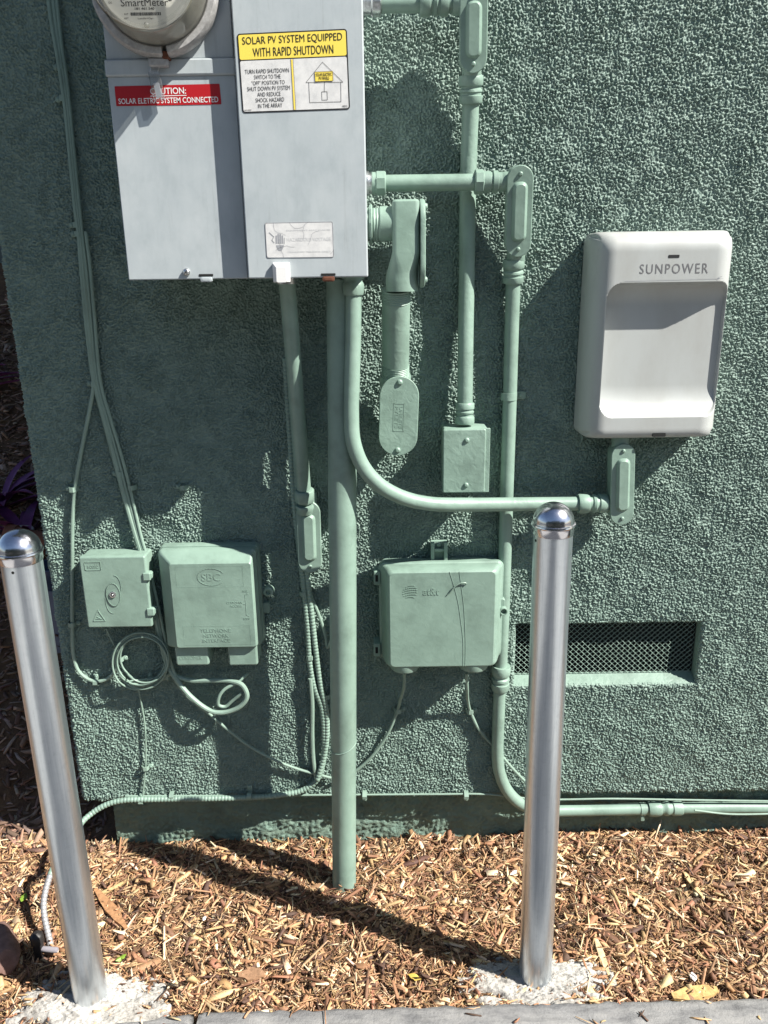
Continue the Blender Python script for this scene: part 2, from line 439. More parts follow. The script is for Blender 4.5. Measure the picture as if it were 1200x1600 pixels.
# ------------------------------------------------------------------ the setting: ground
XL, ZB = -.783, .137                      # left corner and lower edge of the stucco
def ground_z(x, y):
    x, y = np.asarray(x, float), np.asarray(y, float)
    z = -.018 + .012*np.clip(x, -1, 1) - .008*np.clip(-y, 0, .5)/.5
    z = z + .006*np.sin(9*x + 3*y) * np.sin(7*y - 2*x) + .004*np.sin(23*x - 11*y)
    z = z + np.clip(y - .16, 0, None) * .62 * np.clip((-.70 - x) / .12, 0, 1)
    return z
gx = np.linspace(-3.2, 1.7, 220); gy = np.linspace(-.515, 3.4, 200)
X, Y = np.meshgrid(gx, gy)
P = np.stack([X, Y, ground_z(X, Y)], -1)
g = grid_mesh('mulch_bed', P, MAT['earth']); tag(g, 'brown earth bed under the wood mulch', 'ground', kind='structure')
mb = MB(); loft(mb, V(0, -30.62, -.16), [(120, 60, .01, 0), (120, 60, .01, .02)], EX, V(0, 1, 0), EZ)
g = mb.build('pavement', MAT['pavement']); tag(g, 'dark asphalt pavement in front of the edging', 'pavement', kind='structure')
mb = MB(); loft(mb, V(0, 60, -.4), [(240, 116, .01, 0), (240, 116, .01, .02)], EX, V(0, 1, 0), EZ)
g = mb.build('ground', MAT['earth']); tag(g, 'bare ground behind the house', 'ground', kind='structure')

for xa, xb, lab in ((.95, 2.7, 'pale concrete path added unseen on the right to brighten the posts'), (-3.4, -1.05, 'pale concrete path added unseen on the left to brighten the posts')):  # slabs added out of view so the steel posts reflect bright bands
    mb = MB(); loft(mb, V((xa + xb)/2, -4.4, -.14), [(xb - xa, 7.4, .01, 0), (xb - xa, 7.4, .01, .012)], EX, V(0, 1, 0), EZ)
    g = mb.build('reflector', MAT['reflector']); tag(g, lab, 'reflector', kind='structure')
# wood chips
def chips(xs, ys, L, W, T, cols, pitch=.35, lift=.004, zs=None):
    n = len(xs); yaw = rng.uniform(0, 2*np.pi, n); pit = rng.normal(0, pitch, n).clip(-1.1, 1.1)
    d = np.stack([np.cos(yaw)*np.cos(pit), np.sin(yaw)*np.cos(pit), np.sin(pit)], -1)
    up = np.tile([0., 0, 1], (n, 1)) + rng.normal(0, .3, (n, 3))
    s = np.cross(up, d); s /= np.linalg.norm(s, axis=1)[:, None]; t = np.cross(d, s)
    c = np.stack([xs, ys, (ground_z(xs, ys) + lift*rng.uniform(-.6, 1.8, n)) if zs is None else zs], -1)
    vs = []
    tap = rng.uniform(.25, 1, (n, 2)); bend = rng.normal(0, .06, n) * L
    for k, (a, f) in enumerate(((-.5, tap[:, 0]), (.05, np.ones(n)), (.5, tap[:, 1]))):
        for sx, sz in ((-1, -1), (1, -1), (1, 1), (-1, 1)):
            jit = rng.uniform(.75, 1.2, n); ja = rng.normal(0, .05, n)
            o_ = d*((a + ja)*L)[:, None] + s*(sx*W*.5*f*jit)[:, None] + t*(sz*T*.5*jit)[:, None]
            if k == 1: o_ = o_ + s*bend[:, None]
            vs.append(c + o_)
    vs = np.stack(vs, 1)                                         # n,12,3
    fl = []
    for k in (0, 4):
        for i in range(4):
            j = (i+1) % 4; fl.append((k+i, k+j, k+4+j, k+4+i))
    fl += [(3, 2, 1, 0), (8, 9, 10, 11)]
    fq = np.array(fl)[None] + (np.arange(n)*12)[:, None, None]
    return vs.reshape(-1, 3), fq.reshape(-1, 4), np.repeat(cols, 12, axis=0)
def chip_cols(n, pal, wts):
    pal = np.array(pal); c = pal[rng.choice(len(pal), n, p=np.array(wts)/sum(wts))]
    return np.clip(c * rng.uniform(.72, 1.25, (n, 1)) * rng.uniform(.93, 1.07, (n, 3)), 0, 1)
PAL = [(.41, .246, .124), (.31, .168, .086), (.55, .385, .220), (.19, .097, .053), (.66, .53, .355), (.082, .043, .028), (.285, .138, .078), (.48, .318, .165)]
WT = [.19, .18, .15, .15, .09, .13, .08, .10]
PALB = [(.25, .145, .10), (.34, .22, .15), (.17, .10, .075), (.42, .31, .24)]
dens = noise2(200, 200, 8, 40, 77)
def scatter(n, x0, x1, y0, y1, thr=-9.):
    xs = rng.uniform(x0, x1, int(n)); ys = rng.uniform(y0, y1, int(n))
    k = ~((xs > XL - .005) & (ys > .04)) & ~((xs > XL+.05) & (ys > .034))
    k &= dens[np.clip(((ys + .6)*180).astype(int), 0, 199) % 200, np.clip(((xs + 1.1)*88).astype(int), 0, 199)] > thr + rng.normal(0, .4, int(n))
    return xs[k], ys[k]
parts = []
for n, box, L, W, pal, wt, thr in ((28000, (-1.55, 1.12, -.47, .06), (.012, .045), (.0007, .0019), PAL, WT, -9),
                             (10000, (-1.55, 1.12, -.465, .06), (.024, .070), (.0016, .0046), PAL, WT, -.9),
                             (4400, (-1.55, 1.12, -.465, .06), (.022, .062), (.0045, .0100), PAL, WT, -.4),
                             (760, (-.98, 1.1, -.45, .05), (.05, .115), (.003, .0080), PAL, WT, -9),
                             (260, (-.98, 1.1, -.45, .05), (.035, .075), (.010, .018), PAL, WT, -9),
                             (7000, (-1.9, -.72, .02, 2.4), (.025, .06), (.004, .010), PALB, [1, 1, 1, .5], -9),
                             (900, (-1.9, -.72, .02, 2.4), (.05, .10), (.008, .02), PALB, [1, 1, 1, .7], -9)):
    xs, ys = scatter(n, *box, thr); m_ = len(xs)
    Ls = rng.uniform(*L, m_) * rng.uniform(.7, 1.2, m_); Ws = rng.uniform(*W, m_)
    parts.append(chips(xs, ys, Ls, Ws, Ws*rng.uniform(.25, .6, m_) + .0006, chip_cols(m_, pal, wt)))
for n, cx_, cy_, rx, ry, zz in ((46, .305, -.43, .17, .06, .019), (52, -.61, -.45, .18, .075, .018), (26, .1, -.50, .7, .025, .0075)):
    xs = cx_ + rng.uniform(-1, 1, n)*rx; ys = cy_ + rng.uniform(-1, 1, n)*ry; kk = (np.hypot((xs - cx_)/rx, (ys - cy_)/ry) > .72) | (zz < .01); xs, ys = xs[kk], ys[kk]; m_ = len(xs)
    Ls = rng.uniform(.008, .04, m_); Ws = rng.uniform(.001, .005, m_)
    parts.append(chips(xs, ys, Ls, Ws, Ws*.4 + .0006, chip_cols(m_, PAL, WT), .08, zs=(ground_z(xs, ys) + zz) if zz > .01 else np.full(m_, zz)))
off = 0; vv, ff, cc = [], [], []
for a, b_, c_ in parts: vv.append(a); ff.append(b_ + off); cc.append(c_); off += len(a)
vv, ff, cc = np.concatenate(vv), np.concatenate(ff), np.concatenate(cc)
me = bpy.data.meshes.new('wood_mulch')
me.vertices.add(len(vv)); me.vertices.foreach_set('co', vv.astype(np.float32).ravel())
me.loops.add(ff.size); me.loops.foreach_set('vertex_index', ff.ravel().astype(np.int32))
me.polygons.add(len(ff)); me.polygons.foreach_set('loop_start', np.arange(0, ff.size, 4, dtype=np.int32))
me.update(calc_edges=True)
at = me.color_attributes.new('col', 'FLOAT_COLOR', 'POINT')
at.data.foreach_set('color', np.c_[cc, np.ones(len(cc))].astype(np.float32).ravel())
me.materials.append(MAT['chip'])
o = bpy.data.objects.new('wood_mulch', me); COL.objects.link(o)
tag(o, 'shredded tan and brown wood mulch covering the bed', 'mulch', kind='stuff')

# edging kerb, two lengths with a joint
def kerb(a, b, label):
    a, b = np.array(a), np.array(b); ex = unit((b - a) * V(1, 1, 0)); ey = V(-ex[1], ex[0], 0)
    Lk = np.linalg.norm((b-a)[:2]); nu = max(12, int(Lk/.012)); prof = [(0, -.2), (0, -.012), (-.004, -.003), (-.012, 0), (-.05, .001), (-.10, 0), (-.112, -.005), (-.116, -.015), (-.116, -.2)]
    rows = []
    nz = noise2(nu+1, len(prof)*8, 3, 10, 5)
    for i in range(nu+1):
        t = i/nu; rows.append([a + ex*Lk*t + ey*(q + .0016*nz[i, k*8]) + V(0, 0, zz + .0014*nz[i, k*8+3]) for k, (q, zz) in enumerate(prof)])
    Pk = np.array(rows); g = grid_mesh('kerb', Pk, MAT['curb'])
    bm = bmesh.new(); bm.from_mesh(g.data); bmesh.ops.holes_fill(bm, edges=bm.edges); bmesh.ops.recalc_face_normals(bm, faces=bm.faces); bm.to_mesh(g.data); bm.free()
    return tag(g, label, 'kerb', 'lengths of edging kerb', kind='structure')
kz = .004
p2, p4 = gp(312, 1578, kz), gp(1200, 1556, kz); p0, p1 = gp(185, 1595, kz), gp(303, 1580, kz)
kerb(p2, p2 + (p4-p2)*1.7, 'long grey kerb length in front of the mulch bed')
kerb(p1 + (p0-p1)*6, p1, 'kerb length left of the joint, running off under the left footing')

# ------------------------------------------------------------------ the house wall
house = thing('stucco_house', (0, .1, 0), 'dark green stucco house wall with vent and foundation behind all the meters', 'house')
S = .0014; Rc = .012; XR = 1.16; ZT = 2.14
u_side = np.arange(.30, Rc, -S)           # along the side wall, towards the corner
n_arc = 10
nu_f = int((XR - (XL + Rc)) / S)
cx = [(XL, y, -1, 0) for y in u_side] + [(XL + Rc - Rc*math.cos(a), Rc - Rc*math.sin(a), -math.cos(a), -math.sin(a)) for a in np.linspace(0, math.pi/2, n_arc)] \
     + [(XL + Rc + S*(i+1), 0, 0, -1) for i in range(nu_f)]
cx = np.array(cx)
n_und = 22
zin = [(ZB + .002, .045 * (1 - i/n_und)**1.0 + .008) for i in range(n_und)] + [(ZB + .006 - .006*math.cos(a) + .002, .008 - .008*math.sin(a)) for a in np.linspace(.2, math.pi/2, 5)]
zs = np.arange(ZB + .010, ZT, S)
zin = np.array(zin + [(z, 0) for z in zs])
nu, nv = len(cx), len(zin)
def granules(nv, nu, cell, seed, keep=.9):
    """packed sprayed grains: height 0..1 of domes on a jittered lattice"""
    g = np.random.default_rng(seed); cy, cx_ = int(nv/cell) + 4, int(nu/cell) + 4
    jy, jx = g.uniform(0, 1, (cy, cx_)), g.uniform(0, 1, (cy, cx_)); rad = g.uniform(.36, .80, (cy, cx_)); hg = g.uniform(.4, 1, (cy, cx_))*(g.uniform(0, 1, (cy, cx_)) < keep)
    asp = g.uniform(.7, 1.35, (cy, cx_))
    yy, xx = np.meshgrid(np.arange(nv)/cell + 1, np.arange(nu)/cell + 1, indexing='ij'); iy, ix = yy.astype(int), xx.astype(int); out = np.zeros((nv, nu))
    for dy in (-1, 0, 1):
        for dx in (-1, 0, 1):
            a_, b2 = iy + dy, ix + dx
            d2 = ((yy - a_ - jy[a_, b2])*asp[a_, b2])**2 + ((xx - b2 - jx[a_, b2])/asp[a_, b2])**2
            out = np.maximum(out, hg[a_, b2]*np.sqrt(np.clip(1 - d2/rad[a_, b2]**2, 0, 1)))
    return out
n2 = noise2(nv, nu, 4, 8, 2); n3 = noise2(nv, nu, 50, 200, 3); n4 = noise2(nv, nu, 16, 40, 9); n5 = noise2(nv, nu, 2.2, 3.4, 12)
amp = 1 + .09*n4 + .10*n3
h = (granules(nv, nu, 2.4, 1, .80)*.0057 - .00285)*np.clip(amp, .5, 1.5) + .00022*n2 + .00020*n5 + .0008*n3
rag = noise2(nv, nu, 8, 30, 4)
base_x = cx[None, :, 0] - cx[None, :, 2]*zin[:, 1:2]; base_y = cx[None, :, 1] - cx[None, :, 3]*zin[:, 1:2]
P = np.stack([base_x + cx[None, :, 2]*h, base_y + cx[None, :, 3]*h, np.repeat(zin[:, :1], nu, 1) + (zin[:, 1:2] > 0)*(-.0022*rag)], -1)
VX0, VX1, VZ0, VZ1 = .311, .752, .452, .612
# ragged rounding of the vent's arris: pull the stucco in towards the opening
dxo = np.maximum(np.maximum(VX0 - P[..., 0], P[..., 0] - VX1), np.maximum(VZ0 - P[..., 2], P[..., 2] - VZ1))
P[..., 1] = np.where(cx[None, :, 3] < -.5, P[..., 1] + .007*np.clip(1 - dxo/.007, 0, 1)**2 * (dxo > -.002), P[..., 1])
cen = (P[:-1, :-1] + P[1:, 1:]) / 2
mask = ~((cen[..., 0] > VX0) & (cen[..., 0] < VX1) & (cen[..., 2] > VZ0) & (cen[..., 2] < VZ1) & (cen[..., 1] < .03))
wall = grid_mesh('wall', P, MAT['stucco'], house, mask)
# plain continuation of the same wall outside the picture (above, right, round the corner)
mb = MB()
def sheet(a, b, c, d): mb.add([a, b, c, d], [(0, 1, 2, 3)])
sheet((XL, 0, ZT-.002), (6, 0, ZT-.002), (6, 0, 3.4), (XL, 0, 3.4))
sheet((XR-.002, 0, ZB), (6, 0, ZB), (6, 0, ZT-.002), (XR-.002, 0, ZT-.002))
sheet((XL, .298, ZB), (XL, .298, ZT), (XL, 7, ZT), (XL, 7, ZB)); sheet((XL, 0, ZT-.002), (XL, 0, 3.4), (XL, 7, 3.4), (XL, 7, ZT-.002))
sheet((XR, .045, ZB), (6, .045, ZB), (6, 0, ZB), (XR, 0, ZB))
mb.build('wall_continuation', MAT['stucco'], house, recalc=False)
mb = MB(); loft(mb, V(2.6, 3.4, 3.4), [(7.6, 7.6, .02, 0), (7.6, 7.6, .02, .12)], EX, V(0, 1, 0), EZ); mb.build('roof', MAT['fence'], house)
mb = MB(); rbox(mb, V(2.6, 0, 2.94), 8.0, .16, 0, .38, .004, .004); mb.build('sky_block_eave', MAT['fence'], house)  # unseen eave added, its overhang sized to block overhead sky light
# foundation
fx0 = pt(181, 1290, -.04)[0]
fu = np.arange(fx0, 1.3, .004); fz = np.arange(-.12, ZB + .012, .004)
FX, FZ = np.meshgrid(fu, fz)
hh = .0016*noise2(*FX.shape, 2.5, 6, 21) + .002*noise2(*FX.shape, 15, 50, 22)
P = np.stack([FX, .04 - hh, FZ], -1); grid_mesh('foundation', P, MAT['foundation'], house)
mb = MB(); mb.add([(fx0, .04, -.12), (fx0, .04, ZB+.01), (fx0, 5, ZB+.01), (fx0, 5, -.12)], [(0, 1, 2, 3)])
mb.add([(1.296, .04, -.12), (6, .04, -.12), (6, .04, ZB+.01), (1.296, .04, ZB+.01)], [(0, 1, 2, 3)])
mb.build('foundation_side', MAT['foundation'], house, recalc=False)
# vent: recess, sloping sill, expanded metal
vent = thing('crawlspace_vent', (.53, 0, VZ0), None, None); vent.parent = house; vent.location = (.53, -.1, VZ0)
mb = MB(); dep = .034; y0 = .0045
rows_ = [((VX0, y0), (VX0, dep)), ((VX1, dep), (VX1, y0))]
mb.add([(VX0-.002, y0, VZ0-.002), (VX0-.002, dep, VZ0+.016), (VX0-.002, dep, VZ1+.002), (VX0-.002, y0, VZ1+.002)], [(0, 1, 2, 3)])
mb.add([(VX1+.002, y0, VZ0-.002), (VX1+.002, dep, VZ0+.016), (VX1+.002, dep, VZ1+.002), (VX1+.002, y0, VZ1+.002)], [(3, 2, 1, 0)])
mb.add([(VX0-.002, y0, VZ1+.002), (VX1+.002, y0, VZ1+.002), (VX1+.002, dep, VZ1+.002), (VX0-.002, dep, VZ1+.002)], [(3, 2, 1, 0)])
mb.add([(VX0-.002, y0-.002, VZ0-.003), (VX1+.002, y0-.002, VZ0-.003), (VX1+.002, dep, VZ0+.016), (VX0-.002, dep, VZ0+.016)], [(0, 1, 2, 3)])
mb.build('vent_frame', MAT['paint_rough'], vent, recalc=False)
mb = MB(); loft(mb, V((VX0+VX1)/2, .034, (VZ0+VZ1)/2), [(VX1-VX0+.01, VZ1-VZ0+.01, .001, -.12), (VX1-VX0+.01, VZ1-VZ0+.01, .001, -.002)], caps=(True, False))
mb.build('vent_cavity', MAT['dark'], vent, recalc=False)
mb = MB(); cw, ch = .0140, .0068; wy = .029
for j in range(int((VZ1 - VZ0)/ch) + 1):
    z = VZ0 + .010 + j*ch
    if z > VZ1: break
    Pz = []; k = 0; x = VX0 - .001
    while x < VX1 + .001:
        Pz.append(V(x, wy + (.0012 if k % 2 else -.0012), z + (ch/2 if k % 2 else -ch/2)*(1 if j % 2 == 0 else -1)*.98)); x += cw/2; k += 1
    vs, fs = [], []
    for q in Pz: vs += [q + V(0, -.0007, -.0006), q + V(0, .0010, .0001), q + V(0, -.0003, .0006)]
    for i in range(len(Pz)-1):
        for a_ in range(3): b2 = (a_+1) % 3; fs.append((i*3+a_, i*3+b2, i*3+3+b2, i*3+3+a_))
    mb.add(vs, fs)
mb.build('vent_mesh', MAT['wire_green'], vent, recalc=False)

# ------------------------------------------------------------------ meter panel
PL, PR_ = .198, .222                       # stand-off of the two door faces
zb = 1.4085; ztop = 2.25
panel = thing('meter_cabinet', (-.24, -.05, zb), 'grey metal service panel with caution and shutdown labels under the round meter', 'meter cabinet')
xl0, xl1 = -.4615, -.243
mb = MB(); Wd = xl1 - xl0
loft(mb, V((xl0+xl1)/2, 0, (zb+ztop)/2), [(Wd-.004, ztop-zb-.004, .002, .003), (Wd-.004, ztop-zb-.004, .002, PL-.012)]); mb.build('enclosure', MAT['panel'], panel)
zsplit = 1.742; zs2 = pt(270, 118, PL)[2]
mb = MB(); rbox(mb, V((xl0+xl1)/2, 0, (zb+zs2)/2), Wd, zs2-zb-.001, PL-.011, PL, .0025, .0018); lower = mb.build('lower_cover', MAT['panel'], panel)
zt2 = pt(270, 93, PL)[2]
mb = MB(); rbox(mb, V((xl0+xl1)/2, 0, (zt2+ztop)/2 + .001), Wd-.002, ztop-zt2, PL-.011, PL-.002, .0025, .0018); mb.build('upper_cover', MAT['panel'], panel)
mb = MB(); rbox(mb, V((xl0+xl1)/2, 0, (zs2+zt2)/2), Wd+.004, zt2-zs2+.002, PL-.02, PL+.004, .003, .003); mb.build('cover_flange', MAT['panel'], panel)
xr0, xr1 = -.2385, -.0225
mb = MB(); Wr = xr1 - xr0
loft(mb, V((xr0+xr1)/2, 0, (zb+ztop)/2), [(Wr-.006, ztop-zb-.006, .002, .003), (Wr-.006, ztop-zb-.006, .002, PR_-.028)]); mb.build('breaker_enclosure', MAT['panel'], panel)
mb = MB(); rbox(mb, V((xr0+xr1)/2, 0, (zb+ztop)/2), Wr, ztop-zb, PR_-.030, PR_, .003, .0022); door = mb.build('door', MAT['panel'], panel)
# latch nub, screw, rusty hasp slots
c = pt(440, 424, PR_); mb = MB()
loft(mb, V(c[0], -PR_, c[2]-.002), [(.030, .034, .002, -.001), (.030, .034, .002, .006), (.018, .026, .003, .014, .001, -.004)]); mb.build('door_pull', MAT['white_print'], door)
def slot(px, py, p, par, mat, wd=.026):
    c = pt(px, py, p); mb = MB(); loft(mb, c, [(wd, .0042, .001, -.001), (wd, .0042, .001, .0006)]); s = mb.build('hasp_slot', MAT['dark'], par)
    mb = MB(); loft(mb, c + V(0, 0, -.0075), [(wd*.85, .009, .003, -.001), (wd*.8, .008, .003, .0022), (wd*.5, .004, .002, .003)]); mb.build('hasp', mat, par)
slot(513, 429, PR_, door, MAT['rust']); slot(322, 430, PL, lower, MAT['panel'])
c = pt(292, 425, PL); mb = MB(); lathe(mb, c, EN, [(0, .0065), (.004, .0065), (.006, .005), (.007, .002)], 16); sc_ = mb.build('screw', MAT['zinc'], lower)
mb = MB(); mb_q = Quad(c + V(-.005, -.0075, .005), c + V(.005, -.0075, .005), c + V(.005, -.0075, -.005), c + V(-.005, -.0075, -.005)); mb_q.line(mb, (.2, .1), (.8, .9), .0012, .0003); mb.build('screw_slot', MAT['dark'], sc_, recalc=False)
# caution label
q = pquad((179, 135), (343, 131), (346, 163), (182, 166), PL)
mb = MB(); q.poly(mb, q.roundrect(0, 0, 1, 1, .001), .0003, .0003); lab = mb.build('caution_label', MAT['red_print'], panel, recalc=False); lab['label'] = 'red caution label'
mb = MB(); q.text(mb, 'CAUTION:', .335, .545, .675, .87, .0009, .010); q.line(mb, (.335, .47), (.675, .47), .0011, .0009)
q.text(mb, 'SOLAR ELETRIC SYSTEM CONNECTED', .025, .10, .975, .38, .0009, .010); mb.build('lettering', MAT['white_print'], lab, recalc=False)
# rapid shutdown label
q = pquad((370, 53), (542, 45), (547, 171), (379, 177), PR_)
mb = MB(); q.poly(mb, q.roundrect(0, 0, 1, 1, .005), .0003, .0003); lab = mb.build('shutdown_label', MAT['black'], panel, recalc=False); lab['label'] = 'yellow and white rapid shutdown label'
mb = MB(); q.poly(mb, q.roundrect(.012, .017, .988, .66, .003), .0009); mb.build('white_field', MAT['sticker'], lab, recalc=False)
mb = MB(); q.poly(mb, q.roundrect(.012, .675, .988, .983, .003), .0009); mb.build('yellow_field', MAT['yellow_print'], lab, recalc=False)
mb = MB()
q.text(mb, 'SOLAR PV SYSTEM EQUIPPED', .045, .845, .955, .955, .0013, .0); q.text(mb, 'WITH RAPID SHUTDOWN', .135, .705, .87, .815, .0013, .0)
for i, (t, a0, a1) in enumerate((('TURN RAPID SHUTDOWN', .05, .455), ('SWITCH TO THE', .13, .375), ('"OFF" POSITION TO', .105, .41), ('SHUT DOWN PV SYSTEM', .06, .455),
                                 ('AND REDUCE', .15, .365), ('SHOCK HAZARD', .13, .395), ('IN THE ARRAY', .15, .375))):
    v1 = .55 - i*.073; q.text(mb, t, a0, v1 - .054, a1, v1, .0013, .0)
q.text(mb, '160-0080', .02, .028, .085, .045, .0013, .01); q.text(mb, '142013', .93, .03, .975, .055, .0013, .01)
for a_, b2 in (((.475, .66), (.475, .02)), ((.498, .66), (.498, .02))): q.line(mb, a_, b2, .0005, .0013)
for a_, b2 in (((.605, .36), (.765, .605)), ((.765, .605), (.945, .345)), ((.605, .36), (.945, .345)), ((.63, .36), (.63, .105)), ((.925, .345), (.92, .10)), ((.63, .105), (.92, .10)),
              ((.775, .36), (.77, .235)), ((.745, .235), (.795, .235)), ((.745, .235), (.745, .13)), ((.795, .235), (.795, .13)), ((.745, .13), (.795, .13))): q.line(mb, a_, b2, .0006, .0013)
mb.build('lettering', MAT['black'], lab, recalc=False)
mb = MB(); q.rect(mb, .69, .365, .855, .485, .0016); q.rect(mb, .479, .02, .494, .655, .0012); mb.build('yellow_patch', MAT['yellow_print'], lab, recalc=False)
mb = MB(); q.text(mb, 'SOLAR ELECTRIC', .70, .43, .845, .468, .002, .02); q.text(mb, 'PV PANELS', .725, .383, .82, .421, .002, .02)
q.ringline(mb, [(.69, .365), (.855, .365), (.855, .485), (.69, .485)], .0005, .002); mb.build('small_lettering', MAT['black'], lab, recalc=False)
# faded shock warning sticker with cracks
q = pquad((414, 348), (520, 346), (522, 402), (417, 403), PR_)
mb = MB(); q.poly(mb, q.roundrect(0, 0, 1, 1, .003), .0003, .0003); lab = mb.build('faded_label', MAT['sticker'], panel, recalc=False); lab['label'] = 'faded cracked shock warning sticker'
mb = MB(); q.ringline(mb, q.roundrect(.004, .008, .996, .992, .003), .0007, .0009)
for i, x in enumerate((.155, .185, .215, .245)): q.line(mb, (x, .42), (x + .003, .62 + (.04 if i in (1, 2) else 0)), .0024, .0009)
q.poly(mb, [(.15, .36), (.265, .36), (.25, .27), (.225, .2), (.185, .2), (.16, .28)], .0009)
for a_, b2 in (((.055, .72), (.12, .6)), ((.12, .6), (.09, .5)), ((.09, .5), (.12, .43)), ((.27, .40), (.275, .56))): q.line(mb, a_, b2, .0012, .0009)
mb.build('hand_symbol', MAT['grey_print'], lab, recalc=False)
mb = MB(); r_ = random.Random(5)
for start in ((.36, 1), (.65, 1), (.62, .35), (.25, .0), (1, .48), (.42, .3), (.13, 1), (.95, .1)):
    a_ = start; ang = r_.uniform(3.6, 5.6) if start[1] > .5 else r_.uniform(.5, 2.6)
    for _ in range(5):
        ang += r_.uniform(-.7, .7); b2 = (min(1, max(0, a_[0] + .06*math.cos(ang))), min(1, max(0, a_[1] + .11*math.sin(ang)))); q.line(mb, a_, b2, .00045, .0009); a_ = b2
mb.build('crack_pattern', MAT['grey_print'], lab, recalc=False)
mb = MB()
for v0, v1, t in ((.74, .79, 'EQUIPMENT MAY CAUSE'), (.46, .56, 'HAZARDOUS VOLTAGE'), (.13, .18, 'QUALIFIED PERSONS ONLY')): q.text(mb, t, .31, v0, .96, v1, .0008, .0)
mb.build('faint_lettering', MAT['pale_print'], lab, recalc=False)

# the meter: ring, inner body, face, glass
MC = V(-.364, -PL, 1.871)
meter = thing('electric_meter', MC, 'round glass electric meter with silver ring, at the top left of the grey panel', 'electric meter')
mb = MB(); vs, fs = [], []; prof = [(.078, .0), (.094, .0), (.097, .006), (.097, .020), (.093, .026), (.084, .026), (.082, .021)]
NS = 72; gap = .045
for i in range(NS+1):
    a_ = -math.pi/2 + .10 + gap + (2*math.pi - 2*gap)*i/NS
    for r_, d_ in prof: vs.append(MC + V(math.cos(a_)*r_, -d_, math.sin(a_)*r_))
k = len(prof)
for i in range(NS):
    for j in range(k): j2 = (j+1) % k; fs.append((i*k+j, i*k+j2, (i+1)*k+j2, (i+1)*k+j))
fs += [tuple(range(k)), tuple(range(NS*k, NS*k+k))]
mb.add(vs, fs); ring = mb.build('sealing_ring', MAT['ring'], meter)
mb = MB(); rbox(mb, MC + V(.009, 0, -.094), .010, .010, .004, .022, .001, .001); mb.build('ring_screw', MAT['rust'], ring)
mb = MB(); loft(mb, MC + V(-.004, 0, -.103), [(.030, .012, .003, .006), (.030, .012, .003, .016), (.024, .008, .003, .018)]); lug = mb.build('ring_lug', MAT['ring'], ring)
mb = MB(); lathe(mb, MC, EN, [(0, .081), (.030, .081), (.034, .079), (.040, .0755), (.060, .0735), (.066, .0735)], 64); mb.build('meter_base', MAT['inner'], meter)
mb = MB(); lathe(mb, MC, EN, [(.066, .0715), (.0672, .0715)], 64); face = mb.build('meter_face', MAT['face'], meter)
def mq(w_, h_, dx, dz, d_): o_ = MC + V(dx, -d_, dz); return Quad(o_ + V(-w_/2, 0, h_/2), o_ + V(w_/2, 0, h_/2), o_ + V(w_/2, 0, -h_/2), o_ + V(-w_/2, 0, -h_/2))
q = mq(.092, .092, -.005, -.0265, .0672); mb = MB()
q.text(mb, 'SmartMeter', .13, .335, .88, .44, .0003, .0)
q.text(mb, 'PG&E', .20, .45, .37, .50, .0003, .03)
q.text(mb, '181 461 540', .345, .285, .655, .32, .0003, .02)
q.text(mb, 'Landis+Gyr', .38, .145, .63, .18, .0003, .0); q.text(mb, 'KIT', .17, .215, .235, .24, .0003, .0); q.text(mb, 'MFT', .165, .155, .23, .18, .0003, .0)
q.text(mb, 'A/R 60 min.', -.14, .44, .10, .475, .0003, .0); q.text(mb, 'DS', -.06, .375, -.01, .405, .0003, .0)
x = .27
while x < .74:
    wbar = random.choice((.006, .01, .014)); q.rect(mb, x, .205, x + wbar, .25, .0003); x += wbar + random.choice((.005, .008))
for r_ in (.018, .034, .05):
    arc = [(.885 + r_*math.cos(t), .40 + r_*math.sin(t)) for t in np.linspace(.1, 1.45, 6)]
    for a_, b2 in zip(arc, arc[1:]): q.line(mb, a_, b2, .0009, .0003)
for t, dz in (('kWh', .72), ('CL200 240V 3W', .60)): q.text(mb, t, .3, dz, .7, dz + .05, .0003, .0)
mb.build('lettering', MAT['black'], face, recalc=False)
mb = MB(); q.rect(mb, .2, .86, .8, 1.08, .0003); mb.build('display', MAT['letter_grey'], face, recalc=False)
mb = MB(); lathe(mb, MC, EN, [(.02, .0865), (.026, .085), (.034, .0825), (.082, .0805), (.090, .079), (.095, .0755), (.0965, .071), (.0965, .0)], 72, caps=False)
dome = mb.build('glass_cover', MAT['glass'], meter, angle=60)
mb = MB(); lathe(mb, MC + V(0, -.0955, 0), EN, [(-.003, .0765), (.0, .0775), (.0015, .076), (.0015, .0725), (.0, .0715)], 72, caps=False); mb.build('glass_rim', MAT['glass'], meter)
mb = MB(); lathe(mb, MC + V(.003, -.0965, -.074), EN, [(0, .004), (.004, .0035), (.006, .001)], 12); mb.build('glass_bead', MAT['glass'], meter)
meter.scale = (1.09, 1, 1.09)
